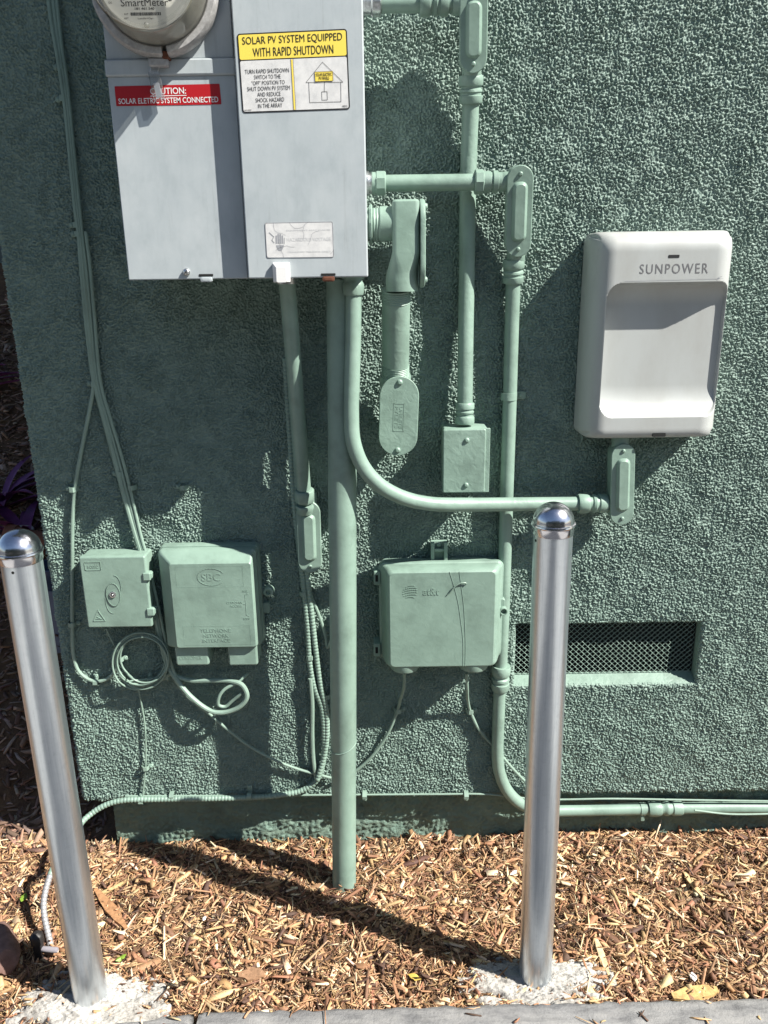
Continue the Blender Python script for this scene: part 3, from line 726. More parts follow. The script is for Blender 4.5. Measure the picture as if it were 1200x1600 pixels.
# seal tag hanging from the ring
top = pt(245, 88, PL + .012); bt = pt(250, 158, PL + .012)
seal = thing('seal_tag', top, 'small clear plastic seal tag hanging on a wire loop below the meter', 'seal tag')
a_ = pt(240, 112, PL + .012); mb = MB()
tube(mb, catmull([a_ + V(-.006, 0, 0), top + V(-.008, 0, -.004), top + V(-.004, .002, .005), top + V(.004, .002, .005), top + V(.007, 0, -.004), a_ + V(.007, 0, 0)], 6), .0006, 6); mb.build('wire_loop', MAT['zinc'], seal)
mb = MB(); ax = unit(a_ - bt); cc_ = (a_ + bt)/2; ll = np.linalg.norm(a_ - bt); exs = unit(np.cross(V(0, 1, 0), ax))
loft(mb, cc_, [(.0185, ll, .002, -.004), (.0185, ll, .002, .004)], exs, ax, unit(np.cross(exs, ax))); mb.build('tag_body', MAT['tag'], seal)
mb = MB(); loft(mb, cc_ + V(.001, 0, -.006), [(.009, ll*.5, .001, -.002), (.009, ll*.5, .001, .002)], exs, ax, unit(np.cross(exs, ax))); mb.build('tag_insert', MAT['white_print'], seal)

# ------------------------------------------------------------------ conduits and fittings
def coupling(mb, o, ax, L, r, seg=28):
    prof = [(0, r*1.02), (0, r*1.26), (L*.06, r*1.34), (L*.30, r*1.34), (L*.36, r*1.26), (L*.38, r*1.10), (L*.46, r*1.08), (L*.50, r*1.24), (L*.58, r*1.28), (L*.62, r*1.16), (L*.70, r*1.16),
            (L*.72, r*1.30), (L*.95, r*1.30), (L, r*1.2), (L, r*1.0)]
    lathe(mb, o, ax, prof, seg)
def nut(mb, o, ax, L, r, seg=6, rot=.3): lathe(mb, o, ax, [(0, r*.9), (L*.12, r), (L*.88, r), (L, r*.88)], seg, rot)
def conduit_body(name, a, b, w_, depth, label, group='conduit elbows', pad=True, hub0=None, hub1=None, side=None, mat='paint'):
    """a: upper end, b: lower end of the oval body (world, centre of its depth)."""
    a, b = np.asarray(a), np.asarray(b); ez = unit(a - b); Lb = np.linalg.norm(a - b)
    en = unit(EN - ez*np.dot(EN, ez)); ex = unit(np.cross(ez, -en)); ex = ex if ex[0] > 0 else -ex
    c = (a + b)/2; t = thing(name, b, label, 'conduit elbow', group)
    mb = MB()
    loft(mb, c, [(w_*.70, Lb*.94, w_*.35, -depth/2), (w_*.88, Lb*.97, w_*.44, -depth*.38), (w_*.95, Lb*.985, w_*.475, 0), (w_*.95, Lb*.985, w_*.475, depth/2 - .004)], ex, ez, en, n=8)
    if hub0: lathe(mb, a - ez*w_*.3, ez, [(0, hub0*1.12), (w_*.3 + hub0*.9, hub0*1.12), (w_*.3 + hub0*1.0, hub0*1.05)], 24)
    if hub1: lathe(mb, b + ez*w_*.3, -ez, [(0, hub1*1.12), (w_*.3 + hub1*.9, hub1*1.12), (w_*.3 + hub1*1.0, hub1*1.05)], 24)
    if side is not None:
        o_, d_, r_, l_ = side; lathe(mb, o_, d_, [(0, r_*1.12), (l_*.95, r_*1.12), (l_, r_*1.05)], 24)
    mb.build('body', MAT[mat], t)
    mb = MB(); loft(mb, c, [(w_, Lb, w_*.5, depth/2 - .004), (w_*1.02, Lb*1.005, w_*.51, depth/2 - .001), (w_*.99, Lb*.995, w_*.495, depth/2 + .0015), (w_*.95, Lb*.985, w_*.475, depth/2 + .0022)], ex, ez, en, n=8)
    if pad: loft(mb, c, [(w_*.60, Lb*.66, w_*.24, depth/2), (w_*.58, Lb*.65, w_*.24, depth/2 + .0035), (w_*.40, Lb*.60, w_*.16, depth/2 + .0085), (w_*.36, Lb*.59, w_*.14, depth/2 + .0092)], ex, ez, en, n=5)
    cov = mb.build('cover', MAT[mat], t)
    for s in (1, -1): screw(cov, c + ez*s*(Lb/2 - w_*.30) + en*(depth/2 + .002), en, w_*.085, .0035)
    return t, (ex, ez, en, c)
def thread(mb, o, ax, L, r, n=8):
    prof = []
    for i in range(n): prof += [(L*i/n, r*1.03), (L*(i+.5)/n, r*.975)]
    lathe(mb, o, ax, prof + [(L, r*1.03)], 32)
def strap(px, py, p, label, r=.0155, ear=1, size=1.0, vert=True):
    c = pt(px, py, p); t = thing('conduit_strap', c, label, 'strap', 'conduit straps')
    mb = MB(); lathe(mb, c + V(0, 0, -.008*size), EZ if vert else EX, [(0, r), (0, r*1.13), (.016*size, r*1.13), (.016*size, r)], 24, caps=False) if vert else \
        lathe(mb, c + V(-.008*size, 0, 0), EX, [(0, r), (0, r*1.13), (.016*size, r*1.13), (.016*size, r)], 24, caps=False)
    d = V(ear, 0, 0) if vert else V(0, 0, ear)
    e = V(c[0], -.004, c[2]) + d*(r + .011*size)
    mb2 = mb; rbox(mb2, e, .024*size, .016*size, 0, .003, .004, .001); mb.build('saddle', MAT['paint'], t)
    screw(t, e + V(0, -.004, 0), EN, .0038, .002); return t

GC = 'painted conduit runs'
# A: upper run from the panel side, over and down to the junction box
t = thing('vertical_conduit', pt(727, 650, .034), 'upper vertical conduit dropping into the top of the square junction box', 'conduit', GC)
P = pts([(736.5, 112, .047), (735.5, 160, .036), (733, 230, .022), (731, 300, .0185), (729.5, 420, .022), (727.5, 540, .030), (726.5, 645, .036)])
mb = MB(); tube(mb, catmull(P, 8), .0163, 20); mb.build('pipe', MAT['paint_rough'], t)
mb = MB(); coupling(mb, pt(736, 118, .0455), pt(735.2, 162, .036) - pt(736, 118, .0455), np.linalg.norm(pt(735.2, 162, .036) - pt(736, 118, .0455)), .0175); mb.build('coupling', MAT['paint_rough'], t)
mb = MB(); q0 = pt(726, 662, .037); coupling(mb, q0, pt(726.6, 628, .0355) - q0, .045, .0155); mb.build('coupling', MAT['paint_rough'], t)
t = thing('horizontal_conduit', pt(640, 5, .075), 'short horizontal conduit at the top edge, right of the panel', 'conduit', GC)
mb = MB(); tube(mb, [pt(568, 6, .075), pt(724, 6, .074)], .0150, 20); mb.build('pipe', MAT['paint'], t)
mb = MB(); c0, c1 = pt(596, 6, .075), pt(564, 6, .075); lathe(mb, c0, c1 - c0, [(0, .0155), (.002, .020), (.016, .0205), (.018, .019), (.019, .0175), (.040, .0175)], 24); mb.build('connector', MAT['zinc'], t)
mb = MB(); c0 = pt(656, 6, .075); coupling(mb, c0, EX, .052, .0158); mb.build('coupling', MAT['paint'], t)
conduit_body('conduit_elbow', pt(738.5, -20, .072), pt(737, 116, .050), .0505, .046, 'oval conduit body at the top edge, above the long vertical conduit', hub1=.0165,
             side=(pt(738, 6, .074), V(-1, 0, 0), .0165, .036))
# B: second run: panel -> right -> LL body -> down -> bend -> right along the foundation
t = thing('horizontal_conduit', pt(660, 286, .066), 'horizontal conduit crossing in front of the vertical conduit', 'conduit', GC)
mb = MB(); tube(mb, [pt(576, 287, .068), pt(796, 284, .062)], .0155, 20); mb.build('pipe', MAT['paint'], t)
mb = MB(); c0, c1 = pt(603, 286.5, .068), pt(572, 287, .068); ax = unit(c1 - c0)
nut(mb, c0, ax, .020, .0235, 8); lathe(mb, c0 + ax*.018, ax, [(0, .0205), (.008, .021), (.010, .019)], 24); mb.build('compression_nut', MAT['paint'], t)
mb = MB(); lathe(mb, c0 + ax*.026, ax, [(0, .0195), (.006, .0195), (.007, .0225), (.014, .0225), (.016, .018)], 24); mb.build('locknut', MAT['zinc'], t)
mb = MB(); c0 = pt(741, 284.5, .0635); nut(mb, c0, EX, .018, .0228, 8, .1); lathe(mb, c0 + EX*.017, EX, [(0, .0195), (.014, .0195), (.015, .0175), (.018, .0175), (.019, .0205), (.028, .0205), (.029, .0175), (.036, .0175)], 24); mb.build('compression_nut', MAT['paint'], t)
b2a, b2b = pt(810.5, 257, .064), pt(806, 399, .036)
conduit_body('conduit_elbow', b2a, b2b, .0505, .046, 'oval conduit body at the corner of the horizontal conduit, left of the white box', hub1=.0165,
             side=(pt(808, 284, .062), V(-1, 0, 0), .0165, .034))
t = thing('vertical_conduit', pt(785, 1040, .02), 'tall vertical conduit behind the large phone box, bending right along the foundation', 'conduit', GC)
P = [(803.5, 396, .034), (801.5, 450, .024), (800, 500, .019), (796, 640, .018), (791.5, 780, .018), (786, 960, .018), (782, 1050, .018), (779, 1120, .018), (777.5, 1180, .016)]
bend = [(780, 1205, .013), (790, 1231, .010), (806, 1250, .005), (828, 1262, .0), (852, 1266, -.004), (900, 1266, -.010), (1000, 1264, -.014), (1100, 1262, -.016), (1210, 1261, -.018), (1330, 1259, -.02)]
mb = MB(); tube(mb, catmull(pts(P + bend), 8), .0150, 20); mb.build('pipe', MAT['paint'], t)
c0, c1 = pt(803, 405, .0335), pt(801.6, 436, .026); mb = MB(); coupling(mb, c0, c1 - c0, .047, .0165); mb.build('coupling', MAT['paint_rough'], t)
c0 = pt(783.5, 1040, .0185); mb = MB(); coupling(mb, c0, pt(781, 1080, .018) - c0, .064, .0168); mb.build('coupling', MAT['paint_rough'], t)
c0 = pt(1012, 1263.5, -.0145); mb = MB(); coupling(mb, c0, pt(1076, 1262, -.0155) - c0, .088, .0148); mb.build('coupling', MAT['paint'], t)
strap(795, 619, .018, 'strap on the tall vertical conduit left of the white box')
c = pt(1003, 1264, -.0145); st = thing('conduit_strap', c, 'strap on the conduit along the foundation at lower right', 'strap', 'conduit straps')
mb = MB(); lathe(mb, c - EX*.006, EX, [(0, .0152), (0, .0172), (.012, .0172), (.012, .0152)], 20, caps=False); rbox(mb, c + V(0, -.008, -.021), .010, .014, -.004, .004, .002, .001); mb.build('saddle', MAT['paint'], st)
# F: conduit from panel floor bending across to the box under the white unit
t = thing('bent_conduit', pt(553, 460, .15), 'conduit leaving the panel floor and bending right to the white box', 'conduit', GC)
P = [(552.5, 440, .150), (552, 520, .150), (550, 600, .152), (549, 645, .154), (552, 690, .154), (566, 727, .152), (592, 757, .146), (628, 777, .130), (672, 787, .108), (730, 788.5, .084), (800, 788, .066), (900, 787, .052), (950, 786.5, .050)]
mb = MB(); tube(mb, catmull(pts(P), 8), .0153, 20); mb.build('pipe', MAT['paint'], t)
c0 = pt(552.5, 462, .150); mb = MB(); lathe(mb, c0, EZ, [(0, .0157), (.001, .019), (.005, .0205), (.020, .0215), (.024, .0195), (.026, .018), (.03, .018), (.031, .021), (.038, .021)], 10); mb.build('connector', MAT['paint_rough'], t)
c0 = pt(903, 787, .052); mb = MB(); coupling(mb, c0, EX, .064, .0162); mb.build('coupling', MAT['paint'], t)
conduit_body('conduit_elbow', pt(969, 690, .050), pt(966.5, 815, .050), .0505, .046, 'oval conduit body under the white plastic box', hub0=.0165, side=(pt(968, 787, .05), V(-1, 0, 0), .0165, .036))
# LB 2 inch pair
t = thing('conduit_elbow', pt(622, 455, .10), 'large conduit body with side cover, screwed to the right side of the panel', 'conduit elbow', 'conduit elbows')
pl = .120; o = pt(631, 360, pl); mb = MB(); tl, br = pt(612, 314, pl), pt(655, 455, pl); hB = tl[2] - br[2]; wB = br[0] - tl[0]
# tapered casting: lofted down its length
cx0 = (tl[0] + br[0])/2
secs = [(0, wB*.90, .060, 0), (.004, wB*.98, .067, 0), (.02, wB, .070, 0), (hB*.56, wB, .070, 0), (hB*.575, wB*1.01, .070, -.0004), (hB*.78, wB*1.16, .067, -.0065), (hB*.80, wB*1.18, .066, -.007), (hB*.86, .0620, .066, -.008), (hB*1.0, .0620, .064, -.008)]
loft(mb, V(cx0, -pl, tl[2]), [(w_, d_, (.009 if i < 5 else .029), s_, ox, 0) for i, (s_, w_, d_, ox) in enumerate(secs)], EX, V(0, 1, 0), V(0, 0, -1))
hc = pt(600, 350, pl); lathe(mb, V(cx0 - wB/2 + .012, -pl, hc[2]), V(-1, 0, 0), [(0, .0315), (.034, .0315), (.037, .029)], 32)
mb.build('body', MAT['paint'], t, angle=24)
mb = MB(); c = V(br[0] + .001, -pl, (pt(655, 311, pl)[2] + pt(655, 449, pl)[2])/2); Hc = pt(655, 311, pl)[2] - pt(655, 449, pl)[2]
loft(mb, c, [(.080, Hc, .04, 0), (.082, Hc*1.01, .041, .003), (.080, Hc, .04, .008), (.074, Hc*.97, .037, .0095)], V(0, 1, 0), EZ, EX, n=8)
cov = mb.build('cover', MAT['paint_rough'], t)
for s in (1, -1): screw(cov, c + V(.0095, -.01, s*(Hc/2 - .014)), EX, .0062, .005)
t = thing('pipe_nipple', pt(585, 352, pl), 'threaded pipe nipple between the panel side and the large conduit body', 'pipe nipple')
mb = MB(); thread(mb, pt(594, 351, pl), V(-1, 0, 0), .052, .0295, 9); mb.build('thread', MAT['paint_rough'], t)
mb = MB(); lathe(mb, V(-.0195, -pl, hc[2]), EX, [(0, .034), (.004, .036), (.006, .034)], 8); mb.build('locknut', MAT['paint_rough'], t)
t = thing('pipe_riser', pt(617, 585, .10), 'thick short pipe between the two large conduit bodies', 'pipe', GC)
P0, P1 = pt(619, 452, .112), pt(617.5, 590, .060); ax = unit(P1 - P0); Lp = np.linalg.norm(P1 - P0)
mb = MB(); tube(mb, [P0, P1], .0280, 28); mb.build('pipe', MAT['paint_rough'], t)
mb = MB(); thread(mb, P0 + ax*.004, ax, .020, .0283, 5); mb.build('thread', MAT['paint_rough'], t); mb = MB(); thread(mb, P1 - ax*.028, ax, .022, .0283, 6); mb.build('thread', MAT['paint_rough'], t)
t = thing('conduit_elbow', pt(622, 712, .08), 'large oval conduit body with cast lettering, turning into the wall', 'conduit elbow', 'conduit elbows')
pf = .096; a_, b_ = pt(625, 588, pf), pt(621, 712, pf); c = (a_ + b_)/2; ez = unit(a_ - b_); Lb = np.linalg.norm(a_ - b_); wL = pt(654, 650, pf)[0] - pt(593, 650, pf)[0]
en = EN; ex = unit(np.cross(ez, -en)); ex = ex if ex[0] > 0 else -ex
mb = MB(); loft(mb, c, [(wL*.8, Lb*.9, wL*.4, -.062, -.004, .0), (wL*.96, Lb*.97, wL*.48, -.045, -.002, 0), (wL*.98, Lb*.985, wL*.49, -.006)], ex, ez, en, n=8)
lathe(mb, P1 - ax*.006, ax, [(0, .032), (.004, .0325), (.022, .033), (.030, .030)], 32)
lathe(mb, V(c[0] - .004, -.046, c[2] - .030), V(0, 1, 0), [(0, .032), (.044, .032)], 28); mb.build('body', MAT['paint_rough'], t)
mb = MB(); loft(mb, c, [(wL*.99, Lb*.99, wL*.495, -.007), (wL, Lb, wL*.5, -.004), (wL, Lb, wL*.5, -.001), (wL*.97, Lb*.985, wL*.485, .0005)], ex, ez, en, n=10)
cov = mb.build('cover', MAT['paint_rough'], t)
for s in (1, -1): screw(cov, c + ez*s*(Lb/2 - .012), EN, .0062, .005)
q = Quad(c + ex*-.0105 + ez*.027, c + ex*.0105 + ez*.027, c + ex*.0105 - ez*.030, c + ex*-.0105 - ez*.030)
mb = MB(); q.ringline(mb, [(0, 0), (1, 0), (1, 1), (0, 1)], .0016, .0003, .0007)
qr = Quad(q.at(1, 1), q.at(1, 0), q.at(0, 0), q.at(0, 1)); qr.text(mb, 'UNILETS', .1, .55, .9, .86, .0003, .02, .0006); qr.text(mb, 'PYLETS', .1, .14, .9, .45, .0003, .02, .0006); mb.build('lettering', MAT['paint'], cov)
# D: conduit from panel floor down to the left oval body
t = thing('leaning_conduit', pt(474, 762, .06), 'leaning conduit from the panel floor, left of the thick riser pipe', 'conduit', GC)
P0, P1 = pt(448, 436, .150), pt(475.5, 775, .030); mb = MB(); tube(mb, catmull([P0, pt(455, 520, .121), pt(464.5, 640, .078), P1], 6), .0160, 20); mb.build('pipe', MAT['paint'], t)
mb = MB(); nut(mb, pt(476.5, 783, .029), P0 - P1, .030, .0225, 8); lathe(mb, pt(477, 800, .028), P0 - P1, [(0, .0175), (.008, .019), (.014, .021), (.02, .019)], 20); mb.build('compression_nut', MAT['paint'], t)
mb = MB(); lathe(mb, pt(448, 444, .149), EZ, [(0, .019), (.014, .0195), (.016, .022), (.022, .022)], 20); mb.build('connector', MAT['zinc'], t)
conduit_body('conduit_elbow', pt(482, 780, .0165), pt(486, 891, .0155), .0530, .031, 'oval conduit body at the end of the leaning conduit, above the armoured cables', hub0=.0165)
# E: the thick riser
t = thing('riser_pipe', gp(537, 1398, -.03), 'thick green riser pipe going from the mulch up into the panel floor', 'pipe', GC)
ctop, cbot = pt(533.5, 438, .119), pt(538, 1400, .123); d = cbot - ctop; cb2 = ctop + d*1.04
mb = MB(); tube(mb, [ctop, ctop + d*.3, ctop + d*.704, ctop + d*.706, ctop + d*.9, cb2], .0280, 32, rf=lambda i, n: .0288 if i >= 3 else .0295); mb.build('pipe', MAT['paint'], t)
jc = ctop + d*.705; mb = MB(); tube(mb, [jc + V(math.cos(a_)*.0297, math.sin(a_)*.0297, .011*math.cos(a_ - .5)) for a_ in np.linspace(-3.3, .6, 26)], .0009, 6); mb.build('paint_drip', MAT['paint'], t)

# junction box
p = .076; tl, tr, bl = pt(693, 671, p), pt(765, 671, p), pt(695, 771, p); wB = tr[0] - tl[0]; hB = tl[2] - bl[2]
c = V((tl[0] + tr[0])/2, 0, tl[2] - hB/2)
t = thing('junction_box', c + V(0, -.01, -hB/2), 'small square junction box with blank cover below the long vertical conduit', 'junction box')
mb = MB(); loft(mb, c, [(wB*.97, hB*.985, .004, .004), (wB*.97, hB*.985, .004, p - .010), (wB*.95, hB*.97, .004, p - .008)]); mb.build('body', MAT['paint_rough'], t)
mb = MB(); rbox(mb, c + V(.0015, 0, 0), wB*1.02, hB, p - .0095, p - .0045, .0015, .001); rbox(mb, c + V(-.004, 0, 0), wB*.94, hB*.995, p - .0045, p, .004, .0025); cov = mb.build('cover', MAT['paint_rough'], t)
for z_ in (hB*.33, -hB*.37): screw(cov, c + V(.001, -p, z_), EN, .0055, .004)

# ------------------------------------------------------------------ white monitoring box
p = .092
wtl, wtr, wbl = pt(915, 366, .045), pt(1146, 366, .045), pt(907, 668, .045)
x0_, x1_ = .4185, .7040; z0_, z1_ = 1.077, 1.488
t = thing('monitor_box', (.56, -.01, z0_), 'white plastic monitoring box with scooped front on the right of the wall', 'monitor box')
nu_, nv_ = 170, 230
U_ = (1 - np.cos(np.linspace(0, np.pi, nu_)))/2; U_ = .5*U_ + .5*np.linspace(0, 1, nu_); V_ = np.linspace(0, 1, nv_)
UU, VV = np.meshgrid(U_, V_)
XX = x0_ + UU*(x1_ - x0_); ZZ = z0_ + VV*(z1_ - z0_)
dl, dr, dt, db = XX - x0_, x1_ - XX, z1_ - ZZ, ZZ - z0_
def rolloff(d, R, amt): t_ = np.clip(d/R, 0, 1); return amt*(1 - np.sqrt(np.clip(1 - (1 - t_)**2.2, 0, 1)))
depth = p - np.maximum.reduce([rolloff(dl, .045, .056), rolloff(dr, .046, .056)]) - rolloff(dt, .040, .042)*.9 - rolloff(db, .022, .016)
# recess
rx0, rx1 = pt(945, 520, p)[0], x1_ - .0035; rz1, rz0 = pt(1040, 441, p)[2], pt(1040, 652, p)[2]
RA = .030
qx = np.maximum(rx0 + RA - XX, XX - (rx1 - RA)).clip(0); qz = np.maximum(rz0 + RA - ZZ, ZZ - (rz1 - RA)).clip(0)
sd = RA - np.sqrt(qx**2 + qz**2); inner = np.minimum.reduce([XX - rx0, rx1 - XX, ZZ - rz0, rz1 - ZZ]); sd = np.where((qx > 0) & (qz > 0), sd, inner)
m_edge = np.clip(sd/.0045, 0, 1); m_edge = m_edge*m_edge*(3 - 2*m_edge)
tz = np.clip((ZZ - rz0)/.062, 0, 1); prof_ = np.sqrt(np.clip(1 - (1 - tz)**2, 0, 1))
tt = np.clip((rz1 - ZZ)/.045, 0, 1); ptop = np.sqrt(np.clip(1 - (1 - tt)**2, 0, 1))*.75 + .25
floor_ = p - .040*prof_*ptop
depth = depth + (np.minimum(depth, floor_) - depth)*m_edge
# rounded silhouette corners
def cornered(X_, Z_, r):
    X_, Z_ = X_.copy(), Z_.copy()
    for sx, sz in ((0, 0), (0, 1), (1, 0), (1, 1)):
        cxx = x0_ + r if sx == 0 else x1_ - r; czz = z0_ + r if sz == 0 else z1_ - r
        a_ = (X_ - cxx)*(-1 if sx == 0 else 1); b2 = (Z_ - czz)*(-1 if sz == 0 else 1)
        k = (a_ > 0) & (b2 > 0); mx = np.maximum(a_, b2); l_ = np.sqrt(a_**2 + b2**2) + 1e-9; f_ = np.where(k, mx/l_, 1)
        X_ = np.where(k, cxx + (X_ - cxx)*f_, X_); Z_ = np.where(k, czz + (Z_ - czz)*f_, Z_)
    return X_, Z_
XX, ZZ = cornered(XX, ZZ, .017)
P = np.stack([XX, -depth, ZZ], -1)
# skirt back to the wall
back = P.copy(); back[..., 1] = -.004
ext = np.zeros((nv_ + 2, nu_ + 2, 3)); ext[1:-1, 1:-1] = P
ext[0, 1:-1] = back[0]; ext[-1, 1:-1] = back[-1]; ext[1:-1, 0] = back[:, 0]; ext[1:-1, -1] = back[:, -1]
ext[0, 0], ext[0, -1], ext[-1, 0], ext[-1, -1] = back[0, 0], back[0, -1], back[-1, 0], back[-1, -1]
body = grid_mesh('shell', ext, MAT['white'], t); body.data.set_sharp_from_angle(angle=math.radians(42))
mb = MB(); fr = [(XX, ZZ)]
q = pquad((1000, 413), (1107, 411), (1106, 427), (999, 428), p)
mb = MB(); q.text(mb, 'SUNPOWER', 0, 0, 1, 1, .0004, 0.0, 0, 1.22)
mb.build('lettering', MAT['letter_grey'], t, recalc=False)
mb = MB(); c = pt(1053, 400.5, p); loft(mb, c, [(.0215, .0056, .0012, -.001), (.0215, .0056, .0012, .0005)]); mb.build('indicator', MAT['black'], t)
mb = MB(); c = pt(1027, 678, p - .012); loft(mb, c, [(.027, .008, .002, -.02), (.027, .008, .002, .0115)]); mb.build('release_slot', MAT['dark'], t)
q = pquad((976, 438), (1130, 434), (1130, 437), (976, 441), p); mb = MB()
for a_, b2 in zip(np.linspace(0, 1, 13), np.linspace(0, 1, 13)[1:]): q.line(mb, (a_, .5), (b2, .5), .0006, .0004)
q.line(mb, (.94, .5), (.95, -.2), .0012, .0005); q.line(mb, (.95, 1.2), (.985, 1.6), .0012, .0005); mb.build('seam_line', MAT['grey_print'], t, recalc=False)

# ------------------------------------------------------------------ telephone boxes
GB = 'phone boxes on the wall'
# small fibre box on the left
p = .060; tl, tr, bl = pt(123, 872, p), pt(226, 868, p), pt(137, 981, p); br = pt(238, 980, p)
c = (tl + tr + bl + br)/4; c[1] = 0; wB = ((tr - tl)[0] + (br - bl)[0])/2; hB = ((tl - bl)[2] + (tr - br)[2])/2
t = thing('fibre_box', c + V(0, -.01, -hB/2), 'small square box with round lock and warning triangle, left of the telephone box', 'phone box', GB)
mb = MB(); loft(mb, c, [(wB*.985, hB*.985, .005, .003), (wB*.985, hB*.985, .005, p - .020)]); mb.build('base', MAT['paint'], t)
mb = MB(); rbox(mb, c, wB, hB, p - .018, p, .004, .003); lid = mb.build('lid', MAT['paint'], t)
q = Quad(c + V(-wB/2, -p, hB/2), c + V(wB/2, -p, hB/2), c + V(wB/2, -p, -hB/2), c + V(-wB/2, -p, -hB/2))
mb = MB(); ov = [(.46 + .105*math.cos(a_), .475 + .16*math.sin(a_)) for a_ in np.linspace(0, 2*math.pi, 24, endpoint=False)]
q.poly(mb, ov, 0, .0012); q.ringline(mb, ov, .0012, .0006, .0014)
for s, a0, a1 in ((1, .2, 1.5), (-1, 3.3, 4.7)):
    arc = [(.46 + (.10 + .06*k/8)*math.cos(a0 + (a1 - a0)*k/8) + s*.03, .475 + .27*math.sin(a0 + (a1 - a0)*k/8)) for k in range(9)]
    for u1, u2 in zip(arc, arc[1:]): q.line(mb, u1, u2, .0010, .0, .0008)
mb.build('emboss', MAT['paint'], lid)
mb = MB(); lathe(mb, q.at(.455, .48, .001), EN, [(0, .0075), (.003, .0072), (.0035, .006)], 24); lk = mb.build('lock', MAT['zinc'], lid)
mb = MB(); lathe(mb, q.at(.455, .48, .0046), EN, [(0, .0048), (.0004, .0045)], 20); ky = mb.build('keyhole', MAT['black'], lk)
mb = MB(); lathe(mb, q.at(.455, .48, .0051), EN, [(0, .0022), (.001, .0016)], 12); mb.build('lock_pin', MAT['zinc'], lk)
mb = MB(); q.ringline(mb, q.roundrect(.08, .82, .32, .93, .002), .0009, 0, .0009); q.text(mb, 'sonic', .12, .845, .28, .905, 0, .0, .0006)
tri = [(.10, .10), (.285, .10), (.19, .255)]; q.ringline(mb, tri, .0014, 0, .001); q.line(mb, (.15, .13), (.235, .13), .0012, 0, .001); q.line(mb, (.165, .16), (.225, .135), .0010, 0, .001); mb.build('lettering', MAT['paint'], lid)
for v_ in (.72, .22):
    mb = MB(); rbox(mb, q.at(1.0, v_), .016, .018, -.014, .0035, .002, .0015); rbox(mb, q.at(1.035, v_), .010, .013, -.018, -.002, .002, .001); mb.build('hinge', MAT['paint'], t)

# telephone network box
p0 = .012; p = .078; tl, tr, bl, br = pt(250, 853, .035), pt(408, 853, .035), pt(262, 1012, .035), pt(410, 1000, .035)
x0_, x1_ = -.5275, -.2850; zt_, zb_ = pt(330, 853, .03)[2], pt(330, 1014, .05)[2]
x0_ = pt(252, 930, .04)[0]; x1_ = pt(409, 930, .02)[0]; wB, hB = x1_ - x0_, zt_ - zb_; c = V((x0_ + x1_)/2, 0, (zt_ + zb_)/2)
t = thing('telephone_box', c + V(0, -.01, -hB/2), 'telephone box with cast lettering and sloped lid edges, above the looped cables', 'phone box', GB)
mb = MB(); loft(mb, c, [(wB, hB, .012, .003), (wB, hB, .012, .020), (wB*.985, hB*.985, .010, .026)]); mb.build('base', MAT['paint'], t)
mb = MB(); ftl, ftr, fbl = pt(264, 882, p), pt(391, 882, p), pt(270, 1012, p)
fw = ftr[0] - ftl[0]; fh = ftl[2] - fbl[2]; fo = ((ftl[0] + ftr[0])/2 - c[0], (ftl[2] + fbl[2])/2 - c[2])
loft(mb, c, [(wB*.97, hB*.97, .009, .024), (wB*.97, hB*.97, .009, .042, 0, 0), (wB*.93, hB*.945, .009, .048, -.001, -.001), (fw*1.03, fh*1.03, .006, p - .004, fo[0], fo[1]), (fw, fh, .005, p, fo[0], fo[1])]); lid = mb.build('lid', MAT['paint'], t)
cf = c + V(fo[0], -p, fo[1]); q = Quad(cf + V(-fw/2, 0, fh/2), cf + V(fw/2, 0, fh/2), cf + V(fw/2, 0, -fh/2), cf + V(-fw/2, 0, -fh/2))
mb = MB(); q.text(mb, 'SBC', .385, .80, .62, .89, 0, .01, .0006)
ov = [(.505 + .17*math.cos(a_), .845 + .10*math.sin(a_)) for a_ in np.linspace(.5, 5.6, 22)]
for a_, b2 in zip(ov, ov[1:]): q.line(mb, a_, b2, .0012, 0, .0006)
for i, s in enumerate(('TELEPHONE', 'NETWORK', 'INTERFACE')): q.text(mb, s, .31 + (.035 if i == 1 else .02*(i == 2)), .185 - .062*i, .70 - (.035 if i == 1 else .02*(i == 2)), .225 - .062*i, 0, .0, .0006)
q.ringline(mb, [(.07, .73), (.90, .73), (.90, .97), (.07, .97)], .0006, 0, .00025); q.ringline(mb, [(.10, .03), (.94, .03), (.94, .26), (.10, .26)], .0006, 0, .00025)
q.text(mb, 'PULL', .88, .66, .95, .685, 0, .0, .0005); q.text(mb, 'CUSTOMER', .67, .525, .87, .55, 0, .0, .0005); q.text(mb, 'ACCESS', .71, .485, .86, .51, 0, .0, .0005); q.text(mb, 'SCREW', .87, .33, .95, .355, 0, .0, .0005)
for a_, b2 in (((.93, .645), (.95, .645)), ((.91, .63), (.91, .39)), ((.91, .63), (.945, .64)), ((.91, .39), (.945, .37)), ((.88, .52), (.91, .52))): q.line(mb, a_, b2, .0011, 0, .0005)
mb.build('lettering', MAT['paint'], lid)
for u0, u1, nm in ((272, 327, 1), (355, 403, 0)):
    a_, b_ = pt(u0, 1008, .066), pt(u1, 1040, .066); mb = MB(); rbox(mb, V((a_[0]+b_[0])/2, 0, (a_[2]+b_[2])/2), b_[0]-a_[0], a_[2]-b_[2], .004, .066, .006, .004); tb = mb.build('cable_port', MAT['paint'], t)
    if nm:
        qq = Quad(V(a_[0], -.066, a_[2]), V(b_[0], -.066, a_[2]), V(b_[0], -.066, b_[2]), V(a_[0], -.066, b_[2])); mb = MB(); qq.text(mb, 'CUSTOMER', .12, .30, .80, .48, 0, .0, .0005); mb.build('lettering', MAT['paint'], tb)
